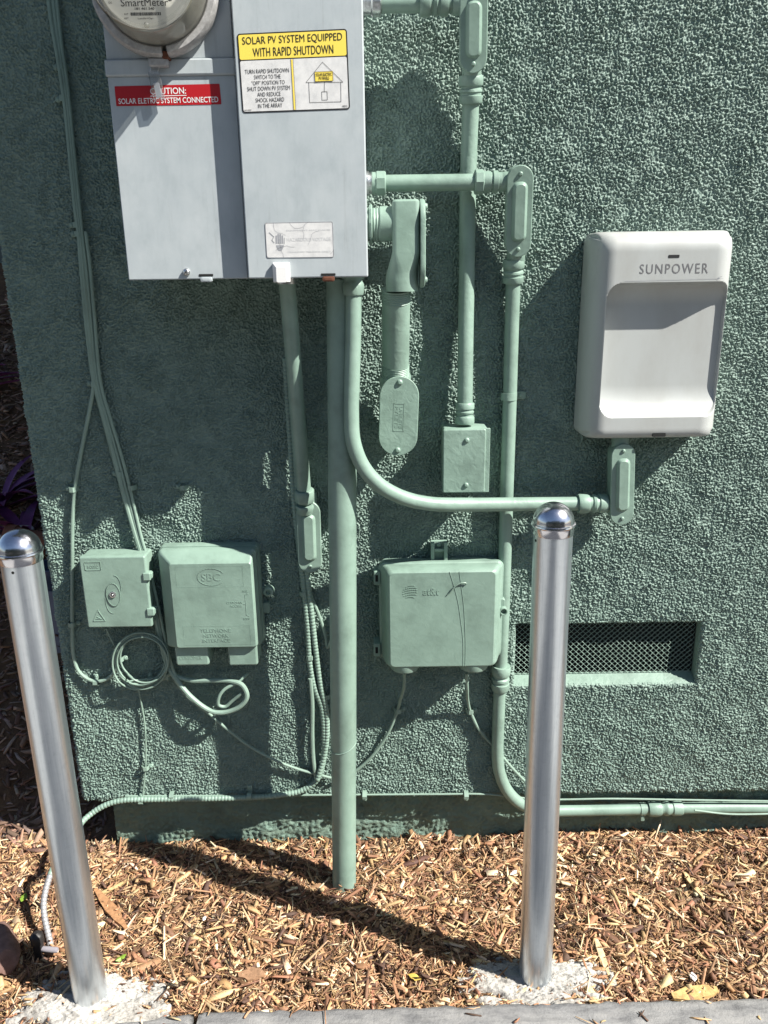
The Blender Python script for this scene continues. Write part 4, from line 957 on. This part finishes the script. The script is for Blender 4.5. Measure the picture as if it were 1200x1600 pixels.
c_ = pt(419, 925, .018); mb = MB(); lathe(mb, V(c_[0], -.004, c_[2]), EN, [(0, .013), (.014, .012), (.016, .009), (.016, .006), (.010, .0055)], 18); rbox(mb, V(c_[0]-.012, 0, c_[2]), .022, .018, .003, .012, .003, .001); mb.build('lug', MAT['paint'], t)
c_ = pt(417, 950, .010); mb = MB(); rbox(mb, V(c_[0]-.004, 0, c_[2]), .022, .026, .003, .010, .004, .001); mb.build('lug', MAT['paint'], t)

# large phone box on the right
p = .094; x0_, x1_ = pt(593, 960, .035)[0], pt(784, 960, .035)[0]; zt_ = pt(690, 879, .045)[2]; zb_ = pt(690, 1044, p)[2]; wB, hB = x1_ - x0_, zt_ - zb_; c = V((x0_+x1_)/2, 0, (zt_+zb_)/2)
t = thing('network_box', c + V(0, -.01, -hB/2), 'large phone box with globe emblem and clip hinges, right of the thick riser pipe', 'phone box', GB)
mb = MB(); loft(mb, c, [(wB*.97, hB*.97, .012, .003), (wB*.97, hB*.97, .012, .034)]); mb.build('base', MAT['paint'], t)
ftl, ftr, fbl = pt(607, 895, p), pt(776, 893, p), pt(609, 1043, p); fw = ftr[0] - ftl[0]; fh = ftl[2] - fbl[2]; fo = ((ftl[0]+ftr[0])/2 - c[0], (ftl[2]+fbl[2])/2 - c[2])
mb = MB(); loft(mb, c, [(wB, hB, .014, .030), (wB*1.005, hB*1.005, .014, .036), (wB, hB, .014, .042), (wB*.975, hB*.98, .012, .044), (fw*1.09, fh*1.05, .012, p - .022, fo[0]*.8, fo[1]*.8), (fw*1.05, fh*1.03, .012, p - .009, fo[0], fo[1]), (fw*1.02, fh*1.012, .011, p - .0028, fo[0], fo[1]), (fw*.98, fh*.985, .010, p, fo[0], fo[1])]); lid = mb.build('lid', MAT['paint'], t)
cf = c + V(fo[0], -p, fo[1]); q = Quad(cf + V(-fw/2, 0, fh/2), cf + V(fw/2, 0, fh/2), cf + V(fw/2, 0, -fh/2), cf + V(-fw/2, 0, -fh/2))
mb = MB()
gw, gh = .068, .068*fw/fh; gx_, gy_ = .20, .80
for k in range(6):
    yy = .82 - k*.33; hw = math.sqrt(max(0, 1 - yy*yy)); w0 = .17*(1 - .35*abs(yy))
    n_ = 8; up_ = [(gx_ + gw*hw*s, gy_ + gh*(yy + w0*(1 - s*s)*.8 + (.10*s if k < 5 else 0))) for s in np.linspace(-1, 1, n_)]
    for a_, b2 in zip(up_, up_[1:]): q.line(mb, a_, b2, .0020 if 0 < k < 5 else .0014, 0, .0007)
q.text(mb, 'at&t', .32, .765, .47, .84, 0, .01, .0008); mb.build('lettering', MAT['paint'], lid)
mb = MB()
for L_ in ([(.565, 1.0), (.60, .88), (.645, .70), (.675, .50), (.70, .28), (.705, .0)], [(.655, 1.0), (.675, .85), (.70, .66), (.715, .45), (.725, .22), (.725, .0)]):
    tube(mb, catmull([q.at(u, v_, .0002) for u, v_ in L_], 6), .0006, 6)
mb.build('paint_seam', MAT['paint'], lid)
mb = MB(); tube(mb, catmull([q.at(.545, .765, .001), q.at(.575, .80, .003), q.at(.62, .86, .004), q.at(.68, .895, .004), q.at(.72, .885, .003), q.at(.705, .86, .001)], 6), .0014, 6); mb.build('wire_scrap', MAT['paint_dark'], lid)
for y_ in (903, 1015):
    c_ = pt(588, y_, .045); mb = MB(); rbox(mb, V(c_[0]+.002, 0, c_[2]), .016, .033, .012, .048, .003, .002); hg = mb.build('hinge', MAT['paint'], t)
    mb = MB(); loft(mb, V(c_[0]+.001, 0, c_[2]), [(.006, .016, .001, .046), (.006, .016, .001, .0484)]); mb.build('hinge_slot', MAT['dark'], hg)
for u0, u1 in ((608, 657), (715, 762)):
    c_ = pt((u0+u1)/2, 1046, .05); mb = MB(); lathe(mb, V(c_[0], -.058, zb_ + .008), V(0, 0, -1), [(0, .034), (.020, .034), (.023, .032)], 28); mb.build('cable_port', MAT['paint'], t)
c_ = pt(686, 862, .020); mb = MB(); rbox(mb, V(c_[0], 0, c_[2]), .038, .046, .003, .012, .002, .001); rbox(mb, V(c_[0]-.015, 0, c_[2]), .008, .046, .012, .026, .001, .001); rbox(mb, V(c_[0]+.015, 0, c_[2]), .008, .046, .012, .026, .001, .001); rbox(mb, V(c_[0], 0, c_[2]+.004), .024, .007, .012, .022, .001, .001); br_ = mb.build('bracket', MAT['paint'], t)
screw(br_, V(c_[0], -.013, c_[2]+.014), EN, .006, .003)
c_ = pt(784, 943, .04); mb = MB(); rbox(mb, V(c_[0], 0, c_[2]), .014, .028, .028, .046, .005, .002); lg = mb.build('lug', MAT['paint'], t)
c_ = pt(786.5, 954, .05); mb = MB(); lathe(mb, c_ + V(0, .01, 0), EN, [(0, .0092), (.016, .0092), (.017, .0085), (.017, .0068), (.008, .0062), (.008, .0)], 22, caps=False); mb.build('lock', MAT['paint'], lg)

# ------------------------------------------------------------------ cables
GCB = 'painted cables on the wall'
def cable(name, L, r, label, mat='paint_dark', seg=9, per=7, group=GCB, cat='cable', world=False, rib=False, bare=False):
    P = L if world else pts(L); mb = MB()
    if rib: ribbed(mb, catmull(P, 10), r)
    else: tube(mb, catmull(P, per), r, seg)
    o = mb.build(name, MAT[mat], None)
    if bare:
        o.data.materials.append(MAT['dull_zinc']); o.data.polygons.foreach_set('material_index', [int(q.center.y < -.18) for q in o.data.polygons])
    return tag(o, label, cat, group)
cable('cable', [(72, -30, .014), (80, 30, .014), (92, 100, .014), (101, 160, .013), (110, 250, .013), (118, 330, .013), (122, 357, .012), (127, 420, .012), (134, 500, .012), (142, 570, .012), (146, 600, .012), (140, 640, .011), (128, 700, .010), (119, 750, .010), (114, 800, .009), (113, 900, .009), (113, 985, .009), (115, 1025, .009), (124, 1050, .009), (145, 1064, .010), (165, 1062, .010), (180, 1048, .012), (186, 1035, .014)], .0042, 'thin cable splitting off left and looping under the small square box')
cable('cable', [(80, -30, .010), (88, 40, .010), (98, 110, .010), (106, 170, .010), (118, 300, .010), (125, 360, .010), (131, 430, .010), (139, 510, .010), (149, 600, .010), (163, 655, .010), (180, 720, .010), (193, 770, .010), (210, 830, .012), (220, 862, .014), (231, 905, .020), (240, 950, .022), (251, 1000, .020), (262, 1040, .018), (276, 1062, .026), (300, 1090, .036), (330, 1111, .044), (352, 1113, .047), (375, 1104, .050), (386, 1088, .050), (379, 1071, .047), (362, 1064, .042), (330, 1063, .034), (300, 1063, .026), (280, 1058, .020), (268, 1052, .015), (254, 1060, .012)], .0058, 'thick cable ending in a wide loop below the telephone box', per=9)
cable('cable', [(86, -30, .012), (95, 60, .012), (105, 130, .012), (112, 200, .011), (122, 300, .011), (129, 370, .011), (137, 440, .011), (144, 520, .010), (153, 600, .011), (168, 655, .011), (186, 720, .011), (200, 775, .011), (216, 835, .013), (226, 870, .016), (236, 915, .020), (247, 965, .021), (258, 1020, .020), (270, 1055, .019), (290, 1085, .017), (318, 1107, .014), (350, 1135, .012), (390, 1166, .012), (430, 1188, .012), (470, 1203, .012), (500, 1211, .012), (520, 1216, .012)], .0034, 'thin pale cable slanting down to the right to the armoured cables')
cable('cable', [(134, 362, .012), (141, 420, .012), (148, 500, .012), (157, 597, .012), (173, 655, .013), (192, 720, .013), (207, 780, .013), (221, 840, .015), (230, 872, .017), (240, 915, .024), (250, 960, .026), (262, 1015, .024), (272, 1050, .022), (289, 1077, .026), (310, 1102, .032), (326, 1114, .034)], .0036, 'cable on the right side of the left cable bundle')
cable('cable', [(388, 1052, .030), (372, 1065, .040), (350, 1078, .046), (342, 1090, .048), (342, 1102, .046), (352, 1104, .042), (362, 1096, .042), (378, 1083, .046)], .0040, 'short cut cable tail curling inside the wide cable loop')
# the coil
cc_ = []
_ro = (0, 5, -4, 3, -7, 6, -2, 1, 0); _ox = (0, 2, -3, 4, 1, -2, 5, 0, 0); _oy = (0, -3, 2, 4, -2, 3, -4, 1, 0)
for i in range(176):
    a_ = 2*math.pi*i/22 + 2.4; lp = i/22; k = int(lp); f_ = lp - k; mixv = lambda q: q[k]*(1 - f_) + q[k+1]*f_
    R1 = 39 + mixv(_ro)
    cc_.append((221 + R1*math.cos(a_) + mixv(_ox), 1031 + R1*1.02*math.sin(a_) + mixv(_oy), .014 + .0030*((k*3) % 8) + .003*math.sin(a_ + lp)))
cc_ = [(166, 982, .02), (172, 996, .018)] + cc_[4:] + [(258, 1058, .012), (272, 1052, .012)]
cable('coiled_cable', cc_, .0022, 'coil of thin cable hanging on the wall under the small square box', per=4, cat='cable coil')
cable('cable', [(217, 1078, .014), (221, 1100, .010), (226, 1130, .008), (228, 1170, .008), (227, 1205, .008), (224, 1235, .008), (222, 1250, .008)], .0021, 'thin wire dropping straight down from the coil to the wall foot')
cable('cable', [(632, 1052, .058), (631, 1075, .045), (626, 1092, .026), (621, 1110, .014), (604, 1150, .010), (578, 1185, .010), (552, 1207, .010), (520, 1222, .010)], .0038, 'cable hanging from the left port of the large phone box')
cable('cable', [(729, 1052, .058), (730, 1075, .045), (731, 1095, .024), (735, 1112, .012), (750, 1142, .010), (775, 1170, .012), (800, 1200, .016), (822, 1222, .014), (850, 1243, .008)], .0038, 'cable hanging from the right port of the large phone box')
cable('cable', [(196, 1244, .006), (300, 1243.5, .006), (420, 1243, .006), (520, 1242, .006), (600, 1241.5, .006), (680, 1241, .006), (760, 1241, .006), (800, 1245, .004), (850, 1249, .000), (960, 1248, -.006), (1080, 1250, -.008), (1220, 1252, -.008)], .0025, 'thin cable running along the lower edge of the stucco')
cable('cable', [(1085, 1266, .012), (1140, 1272, .006), (1230, 1271, .0)], .0025, 'short pale cable below the conduit at the lower right edge')
# armoured cables beside the riser
end3 = [pt(190, 1251, .016), pt(165, 1258, .02), pt(142, 1272, .03), pt(126, 1288, .06)]
g1 = gp(92, 1350, .08); g2 = gp(71, 1420, .02); g3 = gp(80, 1482, -.03)
foot = [end3[-1] + V(.005, -.07, -.015), V(g1[0], g1[1] + .03, .095), V(g2[0], g2[1], .045), V(g3[0], g3[1], -.03)]
cable('armoured_cable', pts([(446, 560, .014), (449, 610, .014), (454, 690, .014), (459, 770, .014), (466, 840, .012), (474, 910, .012), (481, 980, .012), (485, 1040, .012), (492, 1075, .012), (503, 1105, .012), (507, 1150, .012), (505, 1190, .012), (494, 1220, .013), (470, 1236, .014), (430, 1243, .014), (390, 1246, .014), (320, 1248, .014), (250, 1249, .014)]) + end3 + foot, .0074,
      'ribbed armoured cable running along the wall foot and out behind the left post', mat='paint', world=True, rib=True, bare=True, group='armoured cables')
cable('armoured_cable', [(452, 560, .022), (455, 620, .022), (461, 700, .022), (467, 790, .02), (478, 880, .014), (486, 950, .014), (494, 1020, .014), (502, 1075, .014), (510, 1110, .014), (511, 1150, .014), (506, 1185, .016), (500, 1205, .020), (496, 1218, .022)], .0068,
      'ribbed armoured cable hanging close beside the thick riser pipe', mat='paint', rib=True, group='armoured cables')
cable('cable', [(474, 890, .010), (486, 930, .010), (500, 965, .010), (509, 995, .012), (512, 1012, .014), (518, 1000, .02)], .0036, 'short curved cable between the armoured cables and the riser pipe')
cable('cable', [(485, 1060, .018), (488, 1100, .016), (488, 1150, .014), (490, 1190, .014), (494, 1215, .014)], .0052, 'smooth cable between the two armoured cables')
# clips
clip0 = None
def clip(px, py, p, label, wx=.020, wz=.009, ang=0):
    global clip0
    if clip0 is None:
        t = thing('cable_clip', (0, 0, 0), label, 'cable clip', 'cable clips')
        mb = MB()
        prof = [(-.5, -.004), (-.30, -.004), (-.28, -.010), (-.15, -.016), (.2, -.017), (.42, -.012), (.5, 0)]
        vs, fs = [], []
        for x, y in prof:
            for z in (-.0055, .0055): vs += [(x*.024, y, z), (x*.024*.94, y + .002, z)]
        for i in range(len(prof)-1):
            a_ = i*4; b2 = a_+4
            fs += [(a_, a_+2, b2+2, b2), (a_+1, b2+1, b2+3, a_+3), (a_, b2, b2+1, a_+1), (a_+2, a_+3, b2+3, b2+2)]
        fs += [(0, 1, 3, 2), (len(vs)-4, len(vs)-2, len(vs)-1, len(vs)-3)]
        mb.add(vs, fs); rbox(mb, V(-.0105, 0, 0), .011, .010, .0, .0055, .003, .001); mb.build('band', MAT['paint_dark'], t)
        mb = MB(); lathe(mb, V(-.0105, -.0055, 0), EN, [(0, .0032), (.0018, .003), (.0024, .0015)], 10); mb.build('nail', MAT['paint'], t)
        clip0 = t; o = t
    else:
        o = copy_tree(clip0); o['label'] = label
    o.location = tuple(map(float, pt(px, py, p))); o.rotation_euler = (0, math.radians(ang), 0); return o
for a_ in ((98, 106, .000, 'cable clip near the top of the left cable bundle', 0), (101, 156, .0, 'cable clip on the left bundle, second from the top', 0), (122, 352, .0, 'upper of two close cable clips beside the grey panel corner', 0), (124, 366, .0, 'lower of two close cable clips beside the grey panel corner', 0),
          (149, 599, .0, 'cable clip where the left cable bundle splits', 0), (188, 739, .0, 'cable clip on the slanting bundle above the small square box', 0), (115, 763, .0, 'cable clip on the cable that loops left', 0), (287, 760, .0, 'empty cable clip above the telephone box, with no cable', 0),
          (206, 760, .0, 'loose cable clip right of the slanting bundle', 0), (222, 861, .006, 'cable clip at the top corner of the small square box', 0), (116, 973, .0, 'cable clip on the cable left of the small square box', 180), (152, 1062, .0, 'cable clip at the bottom of the left cable loop', 90),
          (190, 1027, .010, 'cable tie on the left of the coil', 180), (236, 1060, .004, 'cable clip under the coil', 90), (262, 1054, .002, 'cable clip right of the coil', 0), (230, 1196, .0, 'cable clip on the thin dropping wire', 180), (222, 1247, .004, 'cable clip at the foot of the thin dropping wire', 90),
          (270, 1242, .002, 'cable clip on the wall foot left of the armoured cable strap', -90), (570, 1241, .0, 'cable clip on the wall foot right of the riser pipe', -90), (728, 1241, .0, 'cable clip on the wall foot below the large phone box', -90),
          (623, 1107, .002, 'cable clip on the cable under the left port', 180), (735, 1108, .0, 'cable clip on the cable under the right port', 180), (476, 925, .004, 'upper cable tie on the armoured cables', 180), (486, 1024, .004, 'lower cable tie on the armoured cables', 180), (512, 1085, .002, 'cable clip touching the left side of the riser pipe', 180)):
    clip(*a_[:4], ang=a_[4])
c = pt(390, 1244, .014); st = thing('conduit_strap', c, 'strap holding the armoured cable on the wall foot', 'strap', 'conduit straps')
mb = MB(); lathe(mb, c - EX*.006, EX, [(0, .008), (0, .0098), (.012, .0098), (.012, .008)], 18, caps=False); rbox(mb, V(c[0], 0, c[2] + .014), .012, .020, .001, .005, .003, .001); mb.build('saddle', MAT['paint_dark'], st)
screw(st, V(c[0], -.005, c[2] + .018), EN, .0035, .002)
# nail bracket stub next to the slanting bundle foot
# ------------------------------------------------------------------ steel posts on concrete footings
post0 = None
def post(base, top, label):
    global post0
    base, top = np.asarray(base), np.asarray(top); Lp = np.linalg.norm(top - base)
    if post0 is None:
        t = thing('steel_post', (0, 0, 0), label, 'post', 'galvanised steel posts')
        R = .0335; h_ = Lp - .042
        mb = MB(); lathe(mb, V(0, 0, -.05), EZ, [(0, R), (.05, R)] + [(.05 + h_*k/12, R) for k in range(1, 13)], 48); pp = mb.build('pipe', MAT['galv'], t)
        mb = MB(); loft(mb, V(math.cos(2.05)*-R*.0 - .012, -.0308, h_ - .022), [(.003, .006, .0012, 0), (.003, .006, .0012, .0009)]); 
        a_ = -2.05; mb = MB(); lathe(mb, V(math.cos(a_)*R*.97, math.sin(a_)*R*.97, h_ - .021), V(math.cos(a_), math.sin(a_), 0), [(0, .0026), (.0012, .0026)], 10); mb.build('hole', MAT['dark'], pp)
        mb = MB(); lathe(mb, V(0, 0, h_ - .012), EZ, [(0, R*1.03), (.001, R*1.05), (.014, R*1.05), (.0145, R*1.10), (.017, R*1.14), (.0195, R*1.12), (.0205, R*1.06)] + [(.0205 + R*1.04*math.sin(q), R*1.05*math.cos(q)) for q in np.linspace(.03, 1.56, 14)], 48); mb.build('cap', MAT['chrome'], t)
        post0 = t; o = t
    else:
        o = copy_tree(post0); o['label'] = label; o.scale = (1, 1, 1)
    o.location = tuple(map(float, base)); o.rotation_mode = 'QUATERNION'; o.rotation_quaternion = Vector(unit(top - base)).to_track_quat('Z', 'Y'); return o
rb = gp(836, 1530, -.02) ; rt_ = pt(866, 786, .413 + .0); lb_ = gp(142, 1556, -.02); lt_ = pt(26, 830, .44)
rb = rb + V(0, .0, 0); rt_ = V(rt_[0], rt_[1], rt_[2])
Lr = np.linalg.norm(rt_ - rb)
post(rb, rt_, 'shiny steel post with domed cap standing in front of the vent, right')
sink = unit(lt_ - lb_)*.026; lt_ = lb_ + unit(lt_ - lb_)*Lr
post(lb_ - sink, lt_ - sink, 'leaning steel post with domed cap at the left, beside the wall corner')
def footing(cx_, cy_, rx, ry, hgt, label, seed):
    n_ = 110; a = np.linspace(-1, 1, n_); A, B = np.meshgrid(a, a)
    nz = noise2(n_, n_, 3, 7, seed); ns = noise2(n_, n_, 16, 50, seed+1); rr_ = np.sqrt(A**2 + B**2) + .16*ns
    z = hgt*np.clip(1 - rr_**6, -1, 1) + .0012*nz + .0022*ns
    xg, yg = cx_ + A*rx, cy_ + B*ry
    P = np.stack([xg, yg, ground_z(xg, yg) + np.clip(z, -.05, None)], -1)
    g = grid_mesh('concrete_footing', P, MAT['concrete']); return tag(g, label, 'footing', 'post footings')
footing(rb[0] + .0, rb[1] - .010, .165, .062, .016, 'pale rough concrete footing around the right post', 31)
footing(lb_[0] + .01, lb_[1] - .02, .165, .085, .016, 'pale rough concrete footing around the left post', 41)

# ------------------------------------------------------------------ small things on the ground
def lump(name, c, dims, seed, mat, label, cat, rotz=0, group=None, rough=.2):
    bm = bmesh.new(); bmesh.ops.create_icosphere(bm, subdivisions=3, radius=1); r_ = random.Random(seed)
    dirs = [(Vector((r_.gauss(0, 1), r_.gauss(0, 1), r_.gauss(0, 1))).normalized(), r_.uniform(.55, .95)) for _ in range(14)]
    for v in bm.verts:
        for d_, k in dirs:
            s = v.co.dot(d_)
            if s > k: v.co -= d_*(s - k)*.85
        v.co += Vector((r_.gauss(0, .012),)*3)
    me = bpy.data.meshes.new(name); ca, sa = math.cos(rotz), math.sin(rotz)
    for v in bm.verts:
        x, y, z = v.co.x*dims[0], v.co.y*dims[1], v.co.z*dims[2]; v.co = (x*ca - y*sa, x*sa + y*ca, z)
    bm.to_mesh(me); bm.free(); me.materials.append(mat); o = bpy.data.objects.new(name, me); COL.objects.link(o); o.location = tuple(map(float, c)); me.polygons.foreach_set('use_smooth', [True]*len(me.polygons)); me.set_sharp_from_angle(angle=math.radians(25))
    return tag(o, label, cat, group)
lump('rock', gp(4, 1480, 0.0), (.040, .085, .036), 3, MAT['rock'], 'reddish brown rock on the mulch at the left edge', 'rock', .5)
def big_chip(px0, py0, px1, py1, wd, col, label, seed):
    a_, b_ = gp(px0, py0, 0), gp(px1, py1, 0); a_[2] = ground_z(a_[0], a_[1]) + .010; b_[2] = ground_z(b_[0], b_[1]) + .010
    ex = unit(b_ - a_); ey = unit(np.cross(EZ, ex)); ez = np.cross(ex, ey); L = np.linalg.norm(b_ - a_); r_ = random.Random(seed); vs, fs = [], []
    N = 9
    for i in range(N):
        t_ = i/(N-1); w_ = wd*(.35 + .65*min(1, 3.2*t_, 3.2*(1 - t_)))*r_.uniform(.85, 1.1)
        for sx, sz in ((-1, -1), (1, -1), (1, 1), (-1, 1)): vs.append(a_ + ex*(L*t_ + r_.gauss(0, .001)) + ey*sx*w_/2*r_.uniform(.9, 1.05) + ez*(sz*.003 + r_.gauss(0, .0006)))
    for i in range(N-1):
        for k in range(4): j = (k+1) % 4; fs.append((i*4+k, i*4+j, i*4+4+j, i*4+4+k))
    fs += [(0, 3, 2, 1), ((N-1)*4, (N-1)*4+1, (N-1)*4+2, (N-1)*4+3)]
    m = material('bark_wood', col, .75); z_ = noise(m, 90, 5, .65, dist=.4); setc(m, ramp(m, z_.outputs[0], [(.3, tuple(x*.55 for x in col)), (.65, tuple(min(1, x*1.15) for x in col))])); bump(m, z_.outputs[0], .6, .002)
    mb = MB(); mb.add(vs, fs); o = mb.build('wood_chunk', m, None, angle=30); return tag(o, label, 'wood chunk', 'large pieces of wood on the mulch')
big_chip(147, 1378, 196, 1442, .024, (.36, .19, .09), 'long brown split of wood beside the left post', 1)
big_chip(1052, 1549, 1122, 1541, .032, (.50, .33, .13), 'blocky yellow wood piece on the kerb at lower right', 2)
big_chip(930, 1462, 952, 1522, .014, (.60, .44, .26), 'long pale splinter of wood right of the right post', 3)
big_chip(1068, 1360, 1098, 1402, .014, (.58, .42, .22), 'pale splinter standing out in the mulch at right', 4)
big_chip(372, 1512, 412, 1508, .03, (.28, .16, .09), 'flat brown piece of bark near the kerb', 5)
def fallen(px, py, s, mat, label, seed):
    c = gp(px, py, 0); c[2] = ground_z(c[0], c[1]) + .013; r_ = random.Random(seed); a0 = r_.uniform(0, 6); mb = MB(); N = 12; vs = [c + V(0, 0, .003)]
    for i in range(N):
        a_ = 2*math.pi*i/N; rr2 = s*(1 if i % 6 else 1.5)*(.6 + .4*abs(math.cos(a_))); vs.append(c + V(math.cos(a_ + a0)*rr2, math.sin(a_ + a0)*rr2*.9, r_.uniform(-.001, .004)))
    n0 = len(vs); vs += [v - V(0, 0, .0006) for v in vs]
    fs = [(0, i+1, (i+1) % N + 1) for i in range(N)] + [(n0, n0 + (i+1) % N + 1, n0 + i + 1) for i in range(N)] + [(i+1, n0+i+1, n0+(i+1) % N+1, (i+1) % N+1) for i in range(N)]
    mb.add(vs, fs); o = mb.build('fallen_leaf', mat, None); tag(o, label, 'leaf', 'fallen leaves and petals')
fallen(188, 1489, .009, MAT['leaf_green'], 'small green leaf beside the left footing', 1); fallen(648, 1520, .011, MAT['leaf_yellow'], 'yellow fallen leaf near the middle of the kerb', 2)
fallen(318, 1424, .006, MAT['petal'], 'small white petal left of the riser pipe foot', 3); fallen(1084, 1522, .010, MAT['petal'], 'white petal near the right end of the kerb', 4); fallen(803, 1363, .009, MAT['petal'], 'white petal just left of the right post', 5)
fallen(35, 1392, .011, MAT['leaf_green'], 'bright green sprout left of the leaning post', 6)
# black irrigation stub
c = gp(62, 1490, -.02); t = thing('irrigation_stub', c, 'black plastic irrigation stub in the mulch beside the left post', 'irrigation stub')
mb = MB(); lathe(mb, c + V(0, 0, -.02), EZ, [(0, .011), (.05, .011), (.052, .014), (.070, .014), (.074, .011), (.078, .004)], 18); mb.build('riser', MAT['black_plastic'], t)
mb = MB(); lathe(mb, c + V(0, 0, .014), V(1, -.2, .1), [(0, .006), (.045, .006), (.047, .0045)], 12); mb.build('barb', MAT['slate'], t)

# behind the corner: slope with plants and pots
def on_slope(px, py, y): v = pt(px, py, -y); return v
def strap_plant(x, y, n, seed, label):
    z = float(ground_z(x, y)); t = thing('purple_plant', (x, y, z), label, 'plant', 'purple plants on the slope'); r_ = random.Random(seed)
    for i in range(n):
        a_ = r_.uniform(0, 6.28); L = r_.uniform(.18, .36); el = r_.uniform(.3, 1.2); vs, fs = [], []; N = 9; w0 = r_.uniform(.014, .024)
        for k in range(N):
            s = k/(N-1); rad = L*s*math.cos(el*(1 - .5*s)); zz = L*s*math.sin(el) - .55*L*s*s*math.sin(el)*.9; w_ = w0*(.5 + s*1.6 if s < .3 else 1.0*(1 - ((s - .3)/.7)**2) + .03); d_ = V(math.cos(a_), math.sin(a_), 0); sd_ = V(-math.sin(a_), math.cos(a_), 0); b = V(x, y, z) + d_*rad + V(0, 0, zz)
            vs += [b - sd_*w_ + V(0, 0, w_*.5), b - V(0, 0, .0015), b + sd_*w_ + V(0, 0, w_*.5), b + V(0, 0, .0012)]
        for k in range(N-1):
            for j in range(4): j2 = (j+1) % 4; fs.append((k*4+j, k*4+j2, k*4+4+j2, k*4+4+j))
        mb = MB(); mb.add(vs, fs); mb.build('leaf', MAT['purple'], t, angle=60)
for (px, py, yy, n_, sd_, lab) in ((2, 790, 1.16, 17, 1, 'purple strap leaved plant behind the wall corner, nearest the post cap'), (-25, 660, 1.75, 15, 2, 'purple strap leaved plant farther up the slope'), (34, 800, 1.02, 11, 3, 'small purple plant low on the slope')):
    v = pt(px, py, -yy); strap_plant(v[0], yy, n_, sd_, lab)
def pot(c, ax, r, L, mat, label):
    c = np.asarray(c); t = thing('plant_pot', c, label, 'plant pot', 'pots behind the corner'); mb = MB()
    lathe(mb, c, ax, [(0, r*.7), (L*.75, r*.95), (L*.75, r*1.06), (L*.97, r*1.08), (L, r*1.04), (L, r*.92), (L*.1, r*.66)], 28, caps=True); mb.build('pot_body', mat, t)
pz = pt(74, 850, -.93); pot(pz, V(-1, -.1, .15), .055, .14, MAT['terracotta'], 'terracotta pot lying on its side behind the left post')
pz = pt(76, 905, -.84); pot(pz + V(0, 0, -.03), V(.1, -.05, 1), .050, .085, MAT['bluepot'], 'small blue glazed pot behind the left post')
pz = pt(26, 845, -.97); pot(pz + V(0, 0, -.05), V(0, 0, 1), .06, .09, MAT['pale_pot'], 'pale pot rim behind the cap of the left post')
a_ = pt(88, 985, -.66); mb = MB(); rbox(mb, a_, .105, .26, -.05, .01, .006, .004, ex=unit(V(1, 0, 0)), ez=unit(V(0, .62, 1)), en=unit(V(0, -1, .62))); o = mb.build('stone_slab', MAT['slate'], None); tag(o, 'grey stone slab leaning behind the left post at the wall corner', 'stone slab')
# fence beyond the slope
t = thing('board_fence', (-2.2, 2.6, 1.3), 'dark board fence behind the slope beyond the wall corner', 'fence')
for i in range(14):
    mb = MB(); rbox(mb, V(-3.4 + i*.17, 2.7, 1.7), .162, 2.0, 0, .02, .004, .003); mb.build('board', MAT['fence'], t)
mb = MB(); rbox(mb, V(-2.4, 2.68, 1.35), 2.6, .09, .0, .03, .004, .003); mb.build('rail', MAT['fence'], t)

# hedge boxes behind the viewer, added unseen to block low sky light
n_h = 60
for hx, hw, hh_, lab in ((-7.5, 7.4, 4.2, 'tall dark hedge added unseen to dim the sky light, left part'), (.2, 7.6, 4.6, 'tall dark hedge added unseen to dim the sky light, middle part'), (8.0, 7.4, 4.0, 'tall dark hedge added unseen to dim the sky light, right part')):
    mb = MB(); loft(mb, V(hx, -9, hh_/2 - .2), [(hw, hh_, .5, 0), (hw*1.02, hh_*1.02, .6, .6), (hw, hh_, .7, 1.2)])
    o = mb.build('blocker', MAT['blocker'], None); tag(o, lab, 'blocker', 'unseen sky blockers behind the viewer')
